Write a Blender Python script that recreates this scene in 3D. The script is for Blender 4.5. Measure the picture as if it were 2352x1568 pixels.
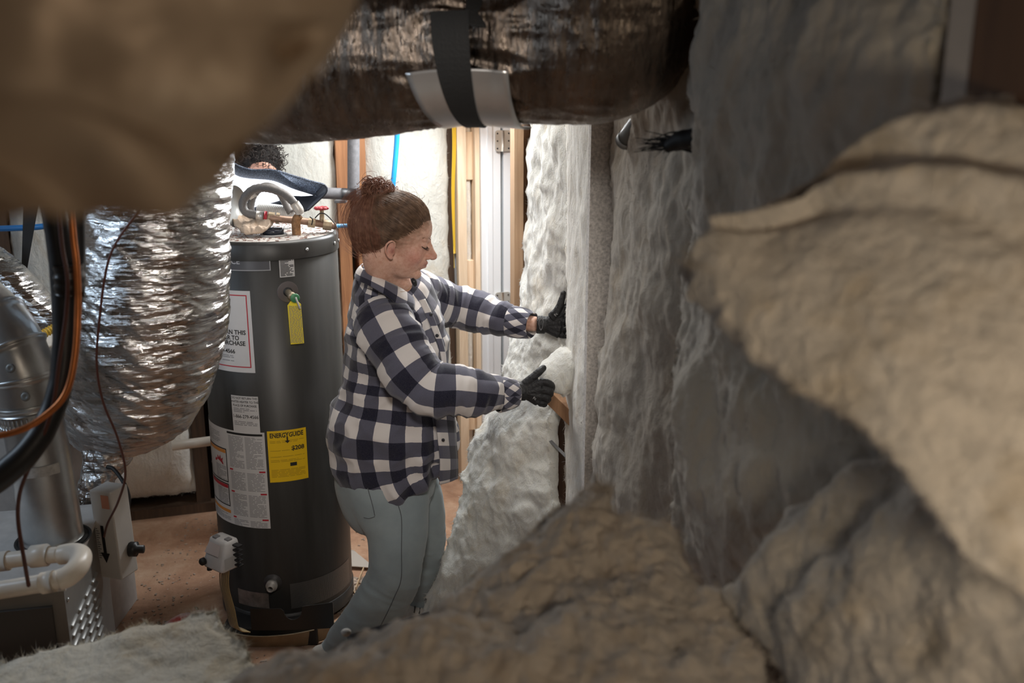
import bpy, math, random
import numpy as np
from mathutils import Vector, Matrix
from mathutils.bvhtree import BVHTree
random.seed(7); RNG = np.random.default_rng(7)
SC = bpy.context.scene
for o in list(bpy.data.objects): bpy.data.objects.remove(o)

# ---------------------------------------------------------------- camera, world, lights, exposure
F = 2286.7; TH = math.radians(14.8); H = 1.97
CT, ST = math.cos(TH), math.sin(TH)
cam = bpy.data.cameras.new('camera'); cam_o = bpy.data.objects.new('camera', cam)
SC.collection.objects.link(cam_o); SC.camera = cam_o
cam.lens = 35; cam.sensor_width = 36; cam.clip_start = 0.02
cam_o.location = (0, 0, H); cam_o.rotation_euler = (math.pi/2 - TH, 0, 0)
cam.dof.use_dof = True; cam.dof.focus_distance = 3.3; cam.dof.aperture_fstop = 2.8
w = bpy.data.worlds.new('world'); SC.world = w; w.use_nodes = True
w.node_tree.nodes['Background'].inputs[0].default_value = (1.0, 0.86, 0.72, 1)
w.node_tree.nodes['Background'].inputs[1].default_value = 0.045
SC.view_settings.view_transform = 'Standard'; SC.view_settings.look = 'None'
SC.view_settings.gamma = 1; SC.view_settings.use_curve_mapping = False
SC.view_settings.exposure = 0.0

def lamp(name, kind, loc, target, power, col, size=0.3, sizey=None, spot=None):
    l = bpy.data.lights.new(name, kind); l.energy = power; l.color = col
    if kind == 'AREA':
        l.size = size
        if sizey: l.shape = 'RECTANGLE'; l.size_y = sizey
    elif kind in ('POINT', 'SPOT'): l.shadow_soft_size = size
    if kind == 'SPOT': l.spot_size = spot or 1.2; l.spot_blend = .6
    o = bpy.data.objects.new(name, l); SC.collection.objects.link(o); o.location = loc
    o.rotation_euler = (Vector(target) - Vector(loc)).to_track_quat('-Z', 'Y').to_euler()
    return o
lamp('ceiling_light_rear', 'AREA', (-0.45, 3.62, 2.5), (-0.40, 3.6, 0), 17, (1.0, .97, .92), .5)
lamp('doorway_daylight', 'AREA', (-0.08, 4.12, 2.05), (-.75, 3.2, .6), 28, (.95, .98, 1.0), .5)
lamp('window_daylight', 'AREA', (-2.4, 2.0, 2.1), (-.4, 3.4, 1.0), 9, (.66, .82, 1.0), .6)
lamp('room_light_front', 'AREA', (0.9, -1.2, 2.5), (0.1, 2.2, 1.0), 11.5, (1.0, .80, .60), .9)
lamp('fill_spot_front', 'SPOT', (-0.05, 0.5, 2.30), (-.5, 3.3, 1.1), 95, (1.0, .93, .86), .12, None, math.radians(37))  # added fill spot out of frame, narrow cone brightening woman and heater
lamp('room_light_low', 'AREA', (0.34, 0.2, 1.75), (0.50, .76, 1.58), 2.3, (1.0, .88, .70), .14)

# ---------------------------------------------------------------- helpers
C0 = np.array([0, 0, H])
def at(px, py, Y):
    """world point seen at photo pixel (px, py) at distance Y in front of the camera"""
    a = (px - 1176) / F; b = (784 - py) / F
    d = np.array([a, CT + b*ST, -ST + b*CT])
    return C0 + d * (Y / d[1])
def sc(px, py, Y):
    """metres per photo pixel there"""
    b = (784 - py) / F
    return Y / (CT + b*ST) / F
def on_floor(px, py, z=0.0):
    a = (px - 1176) / F; b = (784 - py) / F
    d = np.array([a, CT + b*ST, -ST + b*CT])
    return C0 + d * ((z - H) / d[2])

def _hash(i, j, k, s):
    n = (i*374761393 + j*668265263 + k*2147483647 + s*1274126177) & 0xFFFFFFFF
    n = ((n ^ (n >> 13)) * 1274126177) & 0xFFFFFFFF
    n = (n ^ (n >> 16)) & 0xFFFFFFFF
    return n / 4294967295.0
def vnoise(P, s=0):
    P = np.asarray(P, float); I = np.floor(P).astype(np.int64); f = P - I; f = f*f*(3-2*f)
    r = 0
    for dx in (0, 1):
        wx = f[..., 0] if dx else 1-f[..., 0]
        for dy in (0, 1):
            wy = f[..., 1] if dy else 1-f[..., 1]
            for dz in (0, 1):
                wz = f[..., 2] if dz else 1-f[..., 2]
                r = r + wx*wy*wz*_hash(I[..., 0]+dx, I[..., 1]+dy, I[..., 2]+dz, s)
    return r*2-1
def fbm(P, s=0, o=4):
    r = 0; a = 1.0; t = 0
    for i in range(o):
        r = r + a*vnoise(P*(2.03**i), s+i*17); t += a; a *= .5
    return r/t
def ridge(P, s=0, o=3):
    r = 0; a = 1.0; t = 0
    for i in range(o):
        r = r + a*(1-2*np.abs(vnoise(P*(2.1**i), s+i*13))); t += a; a *= .55
    return r/t

def spline(pts, n):
    """Catmull-Rom through rows of pts, n samples"""
    P = np.asarray(pts, float); m = len(P)
    if m == 2:
        t = np.linspace(0, 1, n)[:, None]; return P[0]*(1-t)+P[1]*t
    E = np.vstack([2*P[0]-P[1], P, 2*P[-1]-P[-2]])
    t = np.linspace(0, m-1-1e-9, n); i = t.astype(int); f = (t-i)[:, None]
    a, b, c, d = E[i], E[i+1], E[i+2], E[i+3]
    return .5*((2*b)+(-a+c)*f+(2*a-5*b+4*c-d)*f**2+(-a+3*b-3*c+d)*f**3)

LOC = {}
COL = SC.collection
def mesh(name, V, Fc, mat=None, smooth=True, uv=None):
    me = bpy.data.meshes.new(name)
    me.from_pydata([tuple(map(float, v)) for v in V], [], [tuple(int(i) for i in f) for f in Fc])
    if uv is not None:
        l = me.uv_layers.new(name='UVMap')
        l.data.foreach_set('uv', np.asarray(uv, np.float32).ravel())
    if mat: me.materials.append(mat)
    if smooth: me.polygons.foreach_set('use_smooth', [True]*len(me.polygons))
    me.update(); return me
def obj(name, vf, mat, parent=None, smooth=True, uv=None, label=None, kind=None):
    V = np.asarray(vf[0], float)
    if parent is not None: V = V - LOC[parent.name]
    o = bpy.data.objects.new(name, mesh(name, V, vf[1], mat, smooth, uv)); COL.objects.link(o)
    LOC[o.name] = np.zeros(3) if parent is None else LOC[parent.name]
    if parent is not None: o.parent = parent
    if label: o['label'] = label
    if kind: o['kind'] = kind
    return o
def thing(name, label, cat, loc, group=None):
    o = bpy.data.objects.new(name, None); o.empty_display_size = .05; COL.objects.link(o); o.location = [float(x) for x in loc]
    LOC[o.name] = np.array([float(x) for x in loc]); o['label'] = label; o['category'] = cat
    if group: o['group'] = group
    return o
def single(name, vf, mat, label, cat, group=None, smooth=True, uv=None, kind=None):
    """a thing that is one mesh; origin at the base of its box"""
    V = np.asarray(vf[0], float); b = np.array([(V[:, 0].min()+V[:, 0].max())/2, (V[:, 1].min()+V[:, 1].max())/2, V[:, 2].min()])
    o = obj(name, (V-b, vf[1]), mat, None, smooth, uv); o.location = b; LOC[o.name] = b
    o['label'] = label; o['category'] = cat
    if group: o['group'] = group
    if kind: o['kind'] = kind
    return o
def struct(name, vf, mat, smooth=False, uv=None):
    o = obj(name, vf, mat, None, smooth, uv); o['kind'] = 'structure'; return o

def join(*L):
    V = []; Fc = []; n = 0
    for v, f in L:
        V.append(np.asarray(v, float)); Fc += [tuple(i+n for i in q) for q in f]; n += len(v)
    return np.vstack(V), Fc
def box(c, s, R=None, bev=0.0):
    """box centred c, full size s, optional 3x3 rotation, small chamfer"""
    hx, hy, hz = [x/2 for x in s]; b = min(bev, hx*.9, hy*.9, hz*.9)
    if b <= 0:
        V = np.array([(x, y, z) for x in (-hx, hx) for y in (-hy, hy) for z in (-hz, hz)])
        Fc = [(0, 1, 3, 2), (4, 6, 7, 5), (0, 4, 5, 1), (2, 3, 7, 6), (0, 2, 6, 4), (1, 5, 7, 3)]
    else:
        bm = bmesh_box(hx, hy, hz, b); V, Fc = bm
    V = np.asarray(V, float)
    if R is not None: V = V @ np.asarray(R).T
    return V + np.asarray(c, float), Fc
import bmesh
def bmesh_box(hx, hy, hz, b):
    bm = bmesh.new(); bmesh.ops.create_cube(bm, size=1)
    for v in bm.verts: v.co = Vector((v.co.x*2*hx, v.co.y*2*hy, v.co.z*2*hz))
    bmesh.ops.bevel(bm, geom=list(bm.edges), offset=b, segments=2, affect='EDGES', profile=.5)
    bm.verts.ensure_lookup_table()
    V = [tuple(v.co) for v in bm.verts]; Fc = [tuple(v.index for v in f.verts) for f in bm.faces]; bm.free()
    return V, Fc
def rotm(ax, ang):
    return np.array(Matrix.Rotation(ang, 3, ax))
def basis(z, x=(1, 0, 0)):
    """rotation whose columns are x,y,z axes with z along given"""
    z = np.asarray(z, float); z = z/np.linalg.norm(z); x = np.asarray(x, float); x = x-z*np.dot(x, z)
    if np.linalg.norm(x) < 1e-6: x = np.array([0, 1, 0]) - z*z[1]
    x = x/np.linalg.norm(x); return np.stack([x, np.cross(z, x), z], 1)
def bar(a, b, wd, dp, up=(0, 0, 1), bev=.002):
    a = np.asarray(a, float); b = np.asarray(b, float); R = basis(b-a, up)
    return box((a+b)/2, (wd, dp, np.linalg.norm(b-a)), R, bev)
def tube(P, r, ns=16, n=None, caps=True, ref=None, disp=None, ell=None, closed=False):
    """tube through points P (n spline samples), radii r; ell=(a,b) section factors; disp(P,N,u,v)->offset"""
    P = np.asarray(P, float); r = np.ones(len(P))*r if np.isscalar(r) else np.asarray(r, float)
    if n: Q = spline(np.column_stack([P, r]), n); P, r = Q[:, :3], np.maximum(Q[:, 3], 1e-4)
    T = np.gradient(P, axis=0); T /= np.linalg.norm(T, axis=1)[:, None]+1e-12
    ref = np.array(ref if ref is not None else ((0, 0, 1) if abs(T[0][2]) < .9 else (1, 0, 0)), float)
    A = np.zeros_like(P); x = ref
    for i in range(len(P)):
        x = x - T[i]*np.dot(x, T[i]); x /= np.linalg.norm(x)+1e-12; A[i] = x
    B = np.cross(T, A); th = np.linspace(0, 2*np.pi, ns, endpoint=False)
    ea, eb = ell if ell else (1, 1)
    ea = np.ones(len(P))*ea; eb = np.ones(len(P))*eb
    N = A[:, None]*np.cos(th)[None, :, None]+B[:, None]*np.sin(th)[None, :, None]
    X = P[:, None]+r[:, None, None]*(A[:, None]*(np.cos(th)[None, :]*ea[:, None])[..., None]+B[:, None]*(np.sin(th)[None, :]*eb[:, None])[..., None])
    if disp is not None:
        L = np.concatenate([[0], np.cumsum(np.linalg.norm(np.diff(P, axis=0), axis=1))])
        X = X + N*disp(X, L[:, None]+0*th[None], th[None]+0*L[:, None])[..., None]
    m = len(P); V = X.reshape(-1, 3); Fc = []
    for i in range(m-1 if not closed else m):
        i2 = (i+1) % m
        for j in range(ns):
            k = (j+1) % ns; Fc.append((i*ns+j, i2*ns+j, i2*ns+k, i*ns+k)[::-1])
    if caps and not closed:
        Fc.append(tuple(range(ns))); Fc.append(tuple((m-1)*ns+j for j in range(ns))[::-1])
        # orient: start cap normal backward
    return V, Fc
def lathe(c, prof, ns=32, axis=(0, 0, 1), cap=True):
    """profile list of (radius, height) along axis from c"""
    R = basis(axis); th = np.linspace(0, 2*np.pi, ns, endpoint=False); V = []; Fc = []
    for r, h in prof:
        for t in th: V.append(R @ np.array([r*math.cos(t), r*math.sin(t), h])+np.asarray(c, float))
    for i in range(len(prof)-1):
        for j in range(ns): k = (j+1) % ns; Fc.append((i*ns+j, i*ns+k, (i+1)*ns+k, (i+1)*ns+j))
    if cap: Fc.append(tuple(range(ns))[::-1]); Fc.append(tuple((len(prof)-1)*ns+j for j in range(ns)))
    return np.array(V), Fc
def ellipsoid(c, r, R=None, nu=24, nv=14):
    V = []; Fc = []
    for i in range(nv+1):
        t = math.pi*i/nv
        for j in range(nu):
            a = 2*math.pi*j/nu; V.append((r[0]*math.sin(t)*math.cos(a), r[1]*math.sin(t)*math.sin(a), r[2]*math.cos(t)))
    V = np.array(V)
    for i in range(nv):
        for j in range(nu): k = (j+1) % nu; Fc.append((i*nu+j, (i+1)*nu+j, (i+1)*nu+k, i*nu+k))
    if R is not None: V = V @ np.asarray(R).T
    return V+np.asarray(c, float), Fc
def fuse(parts, voxel, smooth=6, factor=.5, adapt=0):
    V, Fc = join(*parts); me = mesh('t', V, Fc, smooth=False)
    bm = bmesh.new(); bm.from_mesh(me); bmesh.ops.remove_doubles(bm, verts=bm.verts, dist=1e-6); bmesh.ops.recalc_face_normals(bm, faces=bm.faces); bm.to_mesh(me); bm.free()
    o = bpy.data.objects.new('t', me); COL.objects.link(o)
    m = o.modifiers.new('r', 'REMESH'); m.mode = 'VOXEL'; m.voxel_size = voxel; m.adaptivity = adapt
    if smooth:
        s = o.modifiers.new('s', 'SMOOTH'); s.iterations = smooth; s.factor = factor
    dg = bpy.context.evaluated_depsgraph_get(); dg.update(); ev = o.evaluated_get(dg); m2 = ev.to_mesh()
    n = len(m2.vertices); A = np.empty(n*3); m2.vertices.foreach_get('co', A)
    Fq = [tuple(p.vertices) for p in m2.polygons]; N = np.empty(n*3); m2.vertices.foreach_get('normal', N)
    ev.to_mesh_clear(); bpy.data.objects.remove(o); bpy.data.meshes.remove(me)
    return A.reshape(-1, 3), Fq, N.reshape(-1, 3)

def grid_closed(Xf, Xb):
    """front grid and back grid (nv,nu,3) stitched into one closed mesh"""
    nv, nu = Xf.shape[:2]; n = nv*nu; V = np.vstack([Xf.reshape(-1, 3), Xb.reshape(-1, 3)]); Fc = []
    idx = np.arange(n).reshape(nv, nu)
    a, b, c, d = idx[:-1, :-1].ravel(), idx[:-1, 1:].ravel(), idx[1:, 1:].ravel(), idx[1:, :-1].ravel()
    Fc += list(zip(a, b, c, d)); Fc += list(zip(d+n, c+n, b+n, a+n))
    rim = list(idx[0, :])+list(idx[1:, -1])+list(idx[-1, -2::-1])+list(idx[-2:0:-1, 0])
    for i in range(len(rim)):
        p, q = rim[i], rim[(i+1) % len(rim)]; Fc.append((q, p, p+n, q+n))
    return V, Fc, rim
def normals_grid(X):
    du = np.gradient(X, axis=1); dv = np.gradient(X, axis=0); N = np.cross(du, dv)
    return N/(np.linalg.norm(N, axis=2)[..., None]+1e-12)
def batt(rows, nu, nv, thick=.09, bulge=.03, amp=.012, freq=7, seed=0, rag=.012, ragf=30, ax=(1, 1, 1), fold=None, pw=3, fine=.003, clump=0):
    """fibre batt: rows of (Lx,Ly,LY, Rx,Ry,RY) photo edge points with distances, ruled, bulged, torn"""
    R = np.array([np.concatenate([at(r[0], r[1], r[2]), at(r[3], r[4], r[5])]) for r in rows])
    R = spline(R, nv); u = np.linspace(0, 1, nu)[None, :, None]; v = np.linspace(0, 1, nv)[:, None]
    X = R[:, None, :3]*(1-u)+R[:, None, 3:]*u
    N = normals_grid(X); s = np.sign(((C0-X)*N).sum(2).mean()); N = N*s
    u2 = u[..., 0]+0*v; v2 = v+0*u2
    prof = (1-np.abs(2*u2-1)**pw)*(1-np.abs(2*v2-1)**(pw*3))
    d = bulge*prof
    Q = X*np.array(ax)*freq
    d = d+amp*fbm(Q, seed, 4)-amp*.35*ridge(Q*.8+3, seed+5, 2)+fine*.4*fbm(X*60*np.array(ax), seed+2, 2)
    if clump: d = d+clump*ridge(X*24, seed+51, 3)+clump*.8*fbm(X*45, seed+52, 3)
    if fold is not None: d = d+fold(u2, v2)
    Xf = X+N*d[..., None]
    edge = np.maximum(np.abs(2*u2-1)**12, np.abs(2*v2-1)**24)
    off = np.stack([fbm(X*ragf, seed+31+k, 3) for k in range(3)], 2)
    Xf = Xf+off*rag*edge[..., None]*2+0
    Xb = X-N*thick*(1-.45*edge)[..., None]+off[::-1, ::-1]*rag*edge[..., None]
    if s < 0: V, Fc, rim = grid_closed(Xf, Xb)
    else: V, Fc, rim = grid_closed(Xf, Xb); Fc = [f[::-1] for f in Fc]
    return V, Fc, rim, N.reshape(-1, 3), Xf.reshape(-1, 3)
def fringe(V, rim, N, cnt, ln=.012, wd=.0012, seed=0, surf=0, inner=None):
    """loose glass fibres standing off the torn rim and face"""
    r = np.random.default_rng(seed); W = []; Fc = []
    c = V[:len(N)].mean(0)
    idx = r.choice(rim, cnt)
    if surf: idx = np.concatenate([idx, r.integers(0, len(N), surf)])
    for k, i in enumerate(idx):
        p = V[i]; d = r.normal(size=3)*.8
        if k < cnt: o = p-c; d = d+1.0*o/(np.linalg.norm(o)+1e-9)
        else: d = d*.6+N[i]*.8
        d /= np.linalg.norm(d); L = ln*r.uniform(.3, 1.3)*(1 if k < cnt else .6); s = np.cross(d, r.normal(size=3)); s /= np.linalg.norm(s)+1e-9
        k2 = r.normal(size=3)*L*.3
        n = len(W); p0 = p-d*.004
        W += [p0-s*wd, p0+s*wd, p0+d*L*.5+k2+s*wd*.6, p0+d*L*.5+k2-s*wd*.6, p0+d*L+k2*2.2]; Fc += [(n, n+1, n+2, n+3), (n+3, n+2, n+4)]
    return np.array(W), Fc
def make_batt(name, label, rows, nu, nv, mat, fr=1500, group=None, ln=.012, wd=.0012, surf=0, cat='insulation batt', **k):
    V, Fc, rim, N, Xf = batt(rows, nu, nv, **k)
    o = single(name, (V, Fc), mat, label, cat, group)
    if fr:
        o2 = obj('loose_fibres', fringe(V, rim, N, fr, ln, wd, k.get('seed', 0), surf), mat, o, kind='stuff')
    return o, V, N

# ---------------------------------------------------------------- materials
def nodes(name):
    m = bpy.data.materials.new(name); m.use_nodes = True; t = m.node_tree; b = t.nodes['Principled BSDF']; return m, t, b
def mk(t, typ, **kw):
    n = t.nodes.new(typ)
    for k, v in kw.items():
        if k in n.inputs: n.inputs[k].default_value = v
        else: setattr(n, k, v)
    return n
def ramp(t, stops, fac, interp='LINEAR'):
    n = t.nodes.new('ShaderNodeValToRGB'); n.color_ramp.interpolation = interp; e = n.color_ramp.elements
    while len(e) < len(stops): e.new(.5)
    for i, (p, c) in enumerate(stops): e[i].position = p; e[i].color = (*c, 1) if len(c) == 3 else c
    t.links.new(fac, n.inputs[0]); return n.outputs[0]
def coords(t, scale=(1, 1, 1), rot=(0, 0, 0), kind='Object'):
    tc = t.nodes.new('ShaderNodeTexCoord'); mp = t.nodes.new('ShaderNodeMapping'); mp.inputs['Scale'].default_value = scale; mp.inputs['Rotation'].default_value = rot
    t.links.new(tc.outputs[kind], mp.inputs[0]); return mp.outputs[0]
def noise(t, co, scale, detail=4, rough=.55, dist=0):
    n = mk(t, 'ShaderNodeTexNoise', Scale=scale, Detail=detail, Roughness=rough, Distortion=dist); t.links.new(co, n.inputs['Vector']); return n.outputs['Fac']
def mix(t, a, b, fac, mode='MIX'):
    n = t.nodes.new('ShaderNodeMix'); n.data_type = 'RGBA'; n.blend_type = mode
    for s, v in ((n.inputs[6], a), (n.inputs[7], b), (n.inputs[0], fac)):
        if isinstance(v, bpy.types.NodeSocket): t.links.new(v, s)
        else: s.default_value = (*v, 1) if isinstance(v, tuple) and len(v) == 3 else v
    return n.outputs[2]
def bump(t, b, h, strength, dist=.01, prev=None):
    n = mk(t, 'ShaderNodeBump', Strength=strength, Distance=dist); t.links.new(h, n.inputs['Height'])
    if prev is not None: t.links.new(prev, n.inputs['Normal'])
    t.links.new(n.outputs[0], b.inputs['Normal']); return n.outputs[0]
def plain(name, col, rough=.5, metal=0.0, var=0.0, vs=8, bmp=0.0, bs=60, emit=None, es=1, **kw):
    m, t, b = nodes(name); b.inputs['Base Color'].default_value = (*col, 1); b.inputs['Roughness'].default_value = rough; b.inputs['Metallic'].default_value = metal
    if var or bmp: co = coords(t)
    if var:
        f = noise(t, co, vs, 6, .6)
        lo = tuple(c*(1-var) for c in col); hi = tuple(min(1, c*(1+var)) for c in col)
        t.links.new(ramp(t, [(.3, lo), (.7, hi)], f), b.inputs['Base Color'])
    if bmp: bump(t, b, noise(t, co, bs, 5), bmp, .004)
    if emit: b.inputs['Emission Color'].default_value = (*emit, 1); b.inputs['Emission Strength'].default_value = es
    for k, v in kw.items(): b.inputs[k.replace('_', ' ')].default_value = v
    return m
def insul(name, a=(.80, .76, .68), b2=(.86, .85, .80), tint=(.62, .48, .28), tamt=.5, dirt=.35, st=(1, 1, .6), sss=.0, rough_b=.5):
    m, t, b = nodes(name); co = coords(t); cs = coords(t, st)
    base = mix(t, a, b2, noise(t, co, 5, 5, .6))
    y = ramp(t, [(.52, (0, 0, 0)), (.72, (tamt,)*3)], noise(t, cs, 9, 6, .62, .4))
    base = mix(t, base, tint, y)
    g = ramp(t, [(.50, (0, 0, 0)), (.75, (dirt,)*3)], noise(t, coords(t, (1.3, 1, .6)), 4.3, 7, .65, .8))
    base = mix(t, base, (.33, .30, .27), g)
    vo = mk(t, 'ShaderNodeTexVoronoi', Scale=22); t.links.new(co, vo.inputs['Vector'])
    sp = ramp(t, [(.0, (1, 1, 1)), (.055, (.9, .9, .9)), (.07, (0, 0, 0))], vo.outputs['Distance'])
    keep = ramp(t, [(.62, (0, 0, 0)), (.66, (1, 1, 1))], noise(t, co, 11, 2))
    base = mix(t, base, (.12, .09, .07), mix(t, (0, 0, 0), sp, keep))
    fib = mk(t, 'ShaderNodeTexNoise', Scale=160, Detail=5, Roughness=.7, Distortion=1.2); t.links.new(cs, fib.inputs['Vector'])
    base = mix(t, base, mix(t, base, (.45, .42, .38), .35), ramp(t, [(.35, (.8,)*3), (.6, (0,)*3)], fib.outputs['Fac']))
    t.links.new(base, b.inputs['Base Color'])
    b.inputs['Roughness'].default_value = .95; b.inputs['Specular IOR Level'].default_value = .1
    b.inputs['Sheen Weight'].default_value = .35; b.inputs['Sheen Roughness'].default_value = .5
    if sss: b.inputs['Subsurface Weight'].default_value = sss; b.inputs['Subsurface Radius'].default_value = (1, .85, .6); b.inputs['Subsurface Scale'].default_value = .02
    n1 = bump(t, b, noise(t, cs, 26, 6, .65, .6), rough_b, .02)
    bump(t, b, fib.outputs['Fac'], .45, .004, n1)
    return m
def foil(name, col=(.80, .80, .79), rough=.2, s1=14, b1=.8, s2=55, b2=.5, st=(1, 1, 1), scrim=0, var=.25, d1=.03):
    m, t, b = nodes(name); co = coords(t, st); b.inputs['Metallic'].default_value = 1
    f = noise(t, co, 7, 6, .6)
    t.links.new(ramp(t, [(.35, tuple(c*(1-var) for c in col)), (.65, col)], f), b.inputs['Base Color'])
    t.links.new(ramp(t, [(.3, (rough*.6,)*3), (.7, (min(1, rough*1.7),)*3)], noise(t, co, 24, 4)), b.inputs['Roughness'])
    vo = mk(t, 'ShaderNodeTexVoronoi', Scale=s1); vo.feature = 'SMOOTH_F1'
    wn = mk(t, 'ShaderNodeTexNoise', Scale=s1*.7, Detail=3); t.links.new(co, wn.inputs['Vector'])
    ad = mk(t, 'ShaderNodeVectorMath'); ad.operation = 'MULTIPLY_ADD'; t.links.new(wn.outputs['Color'], ad.inputs[0]); ad.inputs[1].default_value = (.12, .12, .12); t.links.new(co, ad.inputs[2])
    t.links.new(ad.outputs[0], vo.inputs['Vector'])
    n1 = bump(t, b, vo.outputs['Distance'], b1, d1)
    n2 = bump(t, b, noise(t, co, s2, 5, .6, 1.0), b2, .006, n1)
    if scrim:
        w2 = mk(t, 'ShaderNodeTexWave', Scale=scrim, Distortion=1.5, Detail=2); t.links.new(coords(t), w2.inputs['Vector'])
        bump(t, b, w2.outputs['Fac'], .25, .002, n2)
    return m
def wood(name, a=(.55, .36, .2), c=(.36, .2, .1), st=(18, 18, 1.2), rough=.7):
    m, t, b = nodes(name); co = coords(t, st)
    f = noise(t, co, 1.6, 6, .6, 1.5)
    base = ramp(t, [(.3, c), (.65, a)], f)
    k = mk(t, 'ShaderNodeTexVoronoi', Scale=2.2); t.links.new(coords(t, (1, 1, .7)), k.inputs['Vector'])
    base = mix(t, tuple(x*.35 for x in c), base, ramp(t, [(.03, (0, 0, 0)), (.09, (1, 1, 1))], k.outputs['Distance']))
    t.links.new(base, b.inputs['Base Color']); b.inputs['Roughness'].default_value = rough
    bump(t, b, f, .25, .003); return m
M = {}
M['insul'] = insul('insulation', sss=.25)
M['insul_cool'] = insul('insulation_clean', (.72, .71, .65), (.79, .80, .77), tamt=.45, dirt=.15, sss=.25)
M['insul_back'] = insul('insulation_back_wall', (.66, .66, .60), (.74, .75, .70), tamt=.4, dirt=.15)
M['insul_dusty'] = insul('insulation_dusty', (.46, .40, .32), (.56, .50, .42), (.45, .33, .2), .6, .55)
M['insul_brown'] = insul('insulation_browned', (.53, .44, .35), (.66, .57, .48), (.40, .27, .15), .8, .5, (1, 1, .8), 0, 1.0)
M['insul_fg'] = insul('insulation_flap', (.58, .50, .41), (.71, .63, .54), (.42, .31, .18), .8, .5, (1, 1, 1), 0, 1.0)
M['wood_new'] = wood('pine', (.84, .68, .50), (.68, .50, .33))
M['wood_red'] = wood('old_pine', (.50, .24, .11), (.26, .11, .05))
M['wood_dark'] = wood('dark_wood', (.085, .048, .027), (.045, .026, .016))
M['wood_mid'] = wood('plywood', (.44, .24, .12), (.30, .15, .07))
M['white_paint'] = plain('white_paint', (.88, .89, .90), .35, var=.03)
M['black'] = plain('black_matte', (.012, .011, .011), .6)
M['blackr'] = plain('black_rubber', (.02, .02, .022), .42, bmp=.1)
# ================================================================= SETTING
fl_m, t, b = nodes('dirt_concrete')
co = coords(t); base = ramp(t, [(.3, (.26, .13, .075)), (.5, (.46, .27, .17)), (.72, (.62, .43, .30))], noise(t, co, 3.5, 9, .7, .5))
base = mix(t, base, (.55, .47, .40), ramp(t, [(.62, (0, 0, 0)), (.72, (.8, .8, .8))], noise(t, co, 38, 5, .7)))
t.links.new(base, b.inputs['Base Color']); b.inputs['Roughness'].default_value = .9; bump(t, b, noise(t, co, 45, 8, .7), .6, .01)
struct('floor', box((-.6, 2.2, -.05), (4.6, 7.0, .1)), fl_m)
M['dirtfloor'] = fl_m
ceil_m = wood('joist_wood', (.22, .14, .08), (.12, .07, .04), (1.2, 14, 14))
ceil = struct('ceiling', box((-.6, 2.2, 2.75), (4.6, 7.0, .1)), ceil_m)
for k in range(9): obj('joist', box((-.6, -.8+k*.68, 2.6), (4.5, .04, .2), bev=.003), ceil_m, ceil, False)

# right wall: plane X = .68-.16Y ; sheathing a little behind it, studs between the batts
def wr(Y, z, off=0.0): return np.array([.68-.16*Y+off, Y+off*.16, z])
def prism(P4, z0, z1):
    V = np.array([(p[0], p[1], z) for z in (z0, z1) for p in P4]); return V, [(3, 2, 1, 0), (4, 5, 6, 7), (0, 1, 5, 4), (1, 2, 6, 5), (2, 3, 7, 6), (3, 0, 4, 7)]
wallr = struct('wall_right', prism([wr(-.9, 0, .14)[:2], wr(3.98, 0, .14)[:2], wr(3.98, 0, .17)[:2], wr(-.9, 0, .17)[:2]], 0, 2.7), M['wood_dark'])
def rstud(Y, o0, o1, wd, mat, z0=0, z1=2.7, name='stud', label=None):
    return obj(name, prism([wr(Y-wd/2, 0, o0)[:2], wr(Y+wd/2, 0, o0)[:2], wr(Y+wd/2, 0, o1)[:2], wr(Y-wd/2, 0, o1)[:2]], z0, z1), mat, wallr, False, label=label)
M['speckle'] = plain('paint_spattered_stud', (.66, .62, .58), .8, var=.35, vs=120, bmp=.3)
rstud(3.93, -.015, .138, .05, M['wood_mid'])
rstud(3.9, -.055, -.02, .10, wood('tan_stud', (.60, .40, .25), (.46, .28, .16)), label='tan pine stud at the far end')
rstud(3.22, 0.03, .138, .04, M['wood_dark'])
rstud(2.685, -.045, .138, .028, M['speckle'], label='grey paint-spattered stud edge')
rstud(2.02, .02, .138, .04, M['wood_dark'])
rstud(1.105, -.030, .138, .045, plain('stud_dusty_pine', (.50, .43, .37), .8, var=.15), label='dusty pale pine stud')
brd = M['board_brown'] = wood('brown_board', (.16, .075, .03), (.09, .04, .015), (5, 5, 1))
obj('panel', prism([wr(.5, 0, -.031)[:2], wr(1.08, 0, -.031)[:2], wr(1.06, 0, .10)[:2], wr(.5, 0, .10)[:2]], 0, 2.7), brd, wallr, False, label='reddish brown board beside the nearest stud')
rstud(.45, -.03, .138, .045, M['wood_dark'])
# cavity behind the peeled batt: blocking, bright board edge, metal plate
obj('blocking', bar(at(1262, 905, 3.20), at(1345, 985, 2.96), .055, .03), M['wood_mid'], wallr, False, label='short diagonal pine block in the open stud bay')
obj('sheathing_strip', bar(at(1262, 900, 3.42), at(1266, 1240, 3.42), .03, .03), plain('raw_orange_wood', (.66, .36, .14), .7), wallr, False)
pl_ = obj('mending_plate', bar(at(1264, 1012, 3.17), at(1300, 1048, 3.12), .002, .014, bev=0), plain('stamped_plate', (.35, .35, .36), .4, .6), wallr, False, label='dull grey stamped metal plate')

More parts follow.
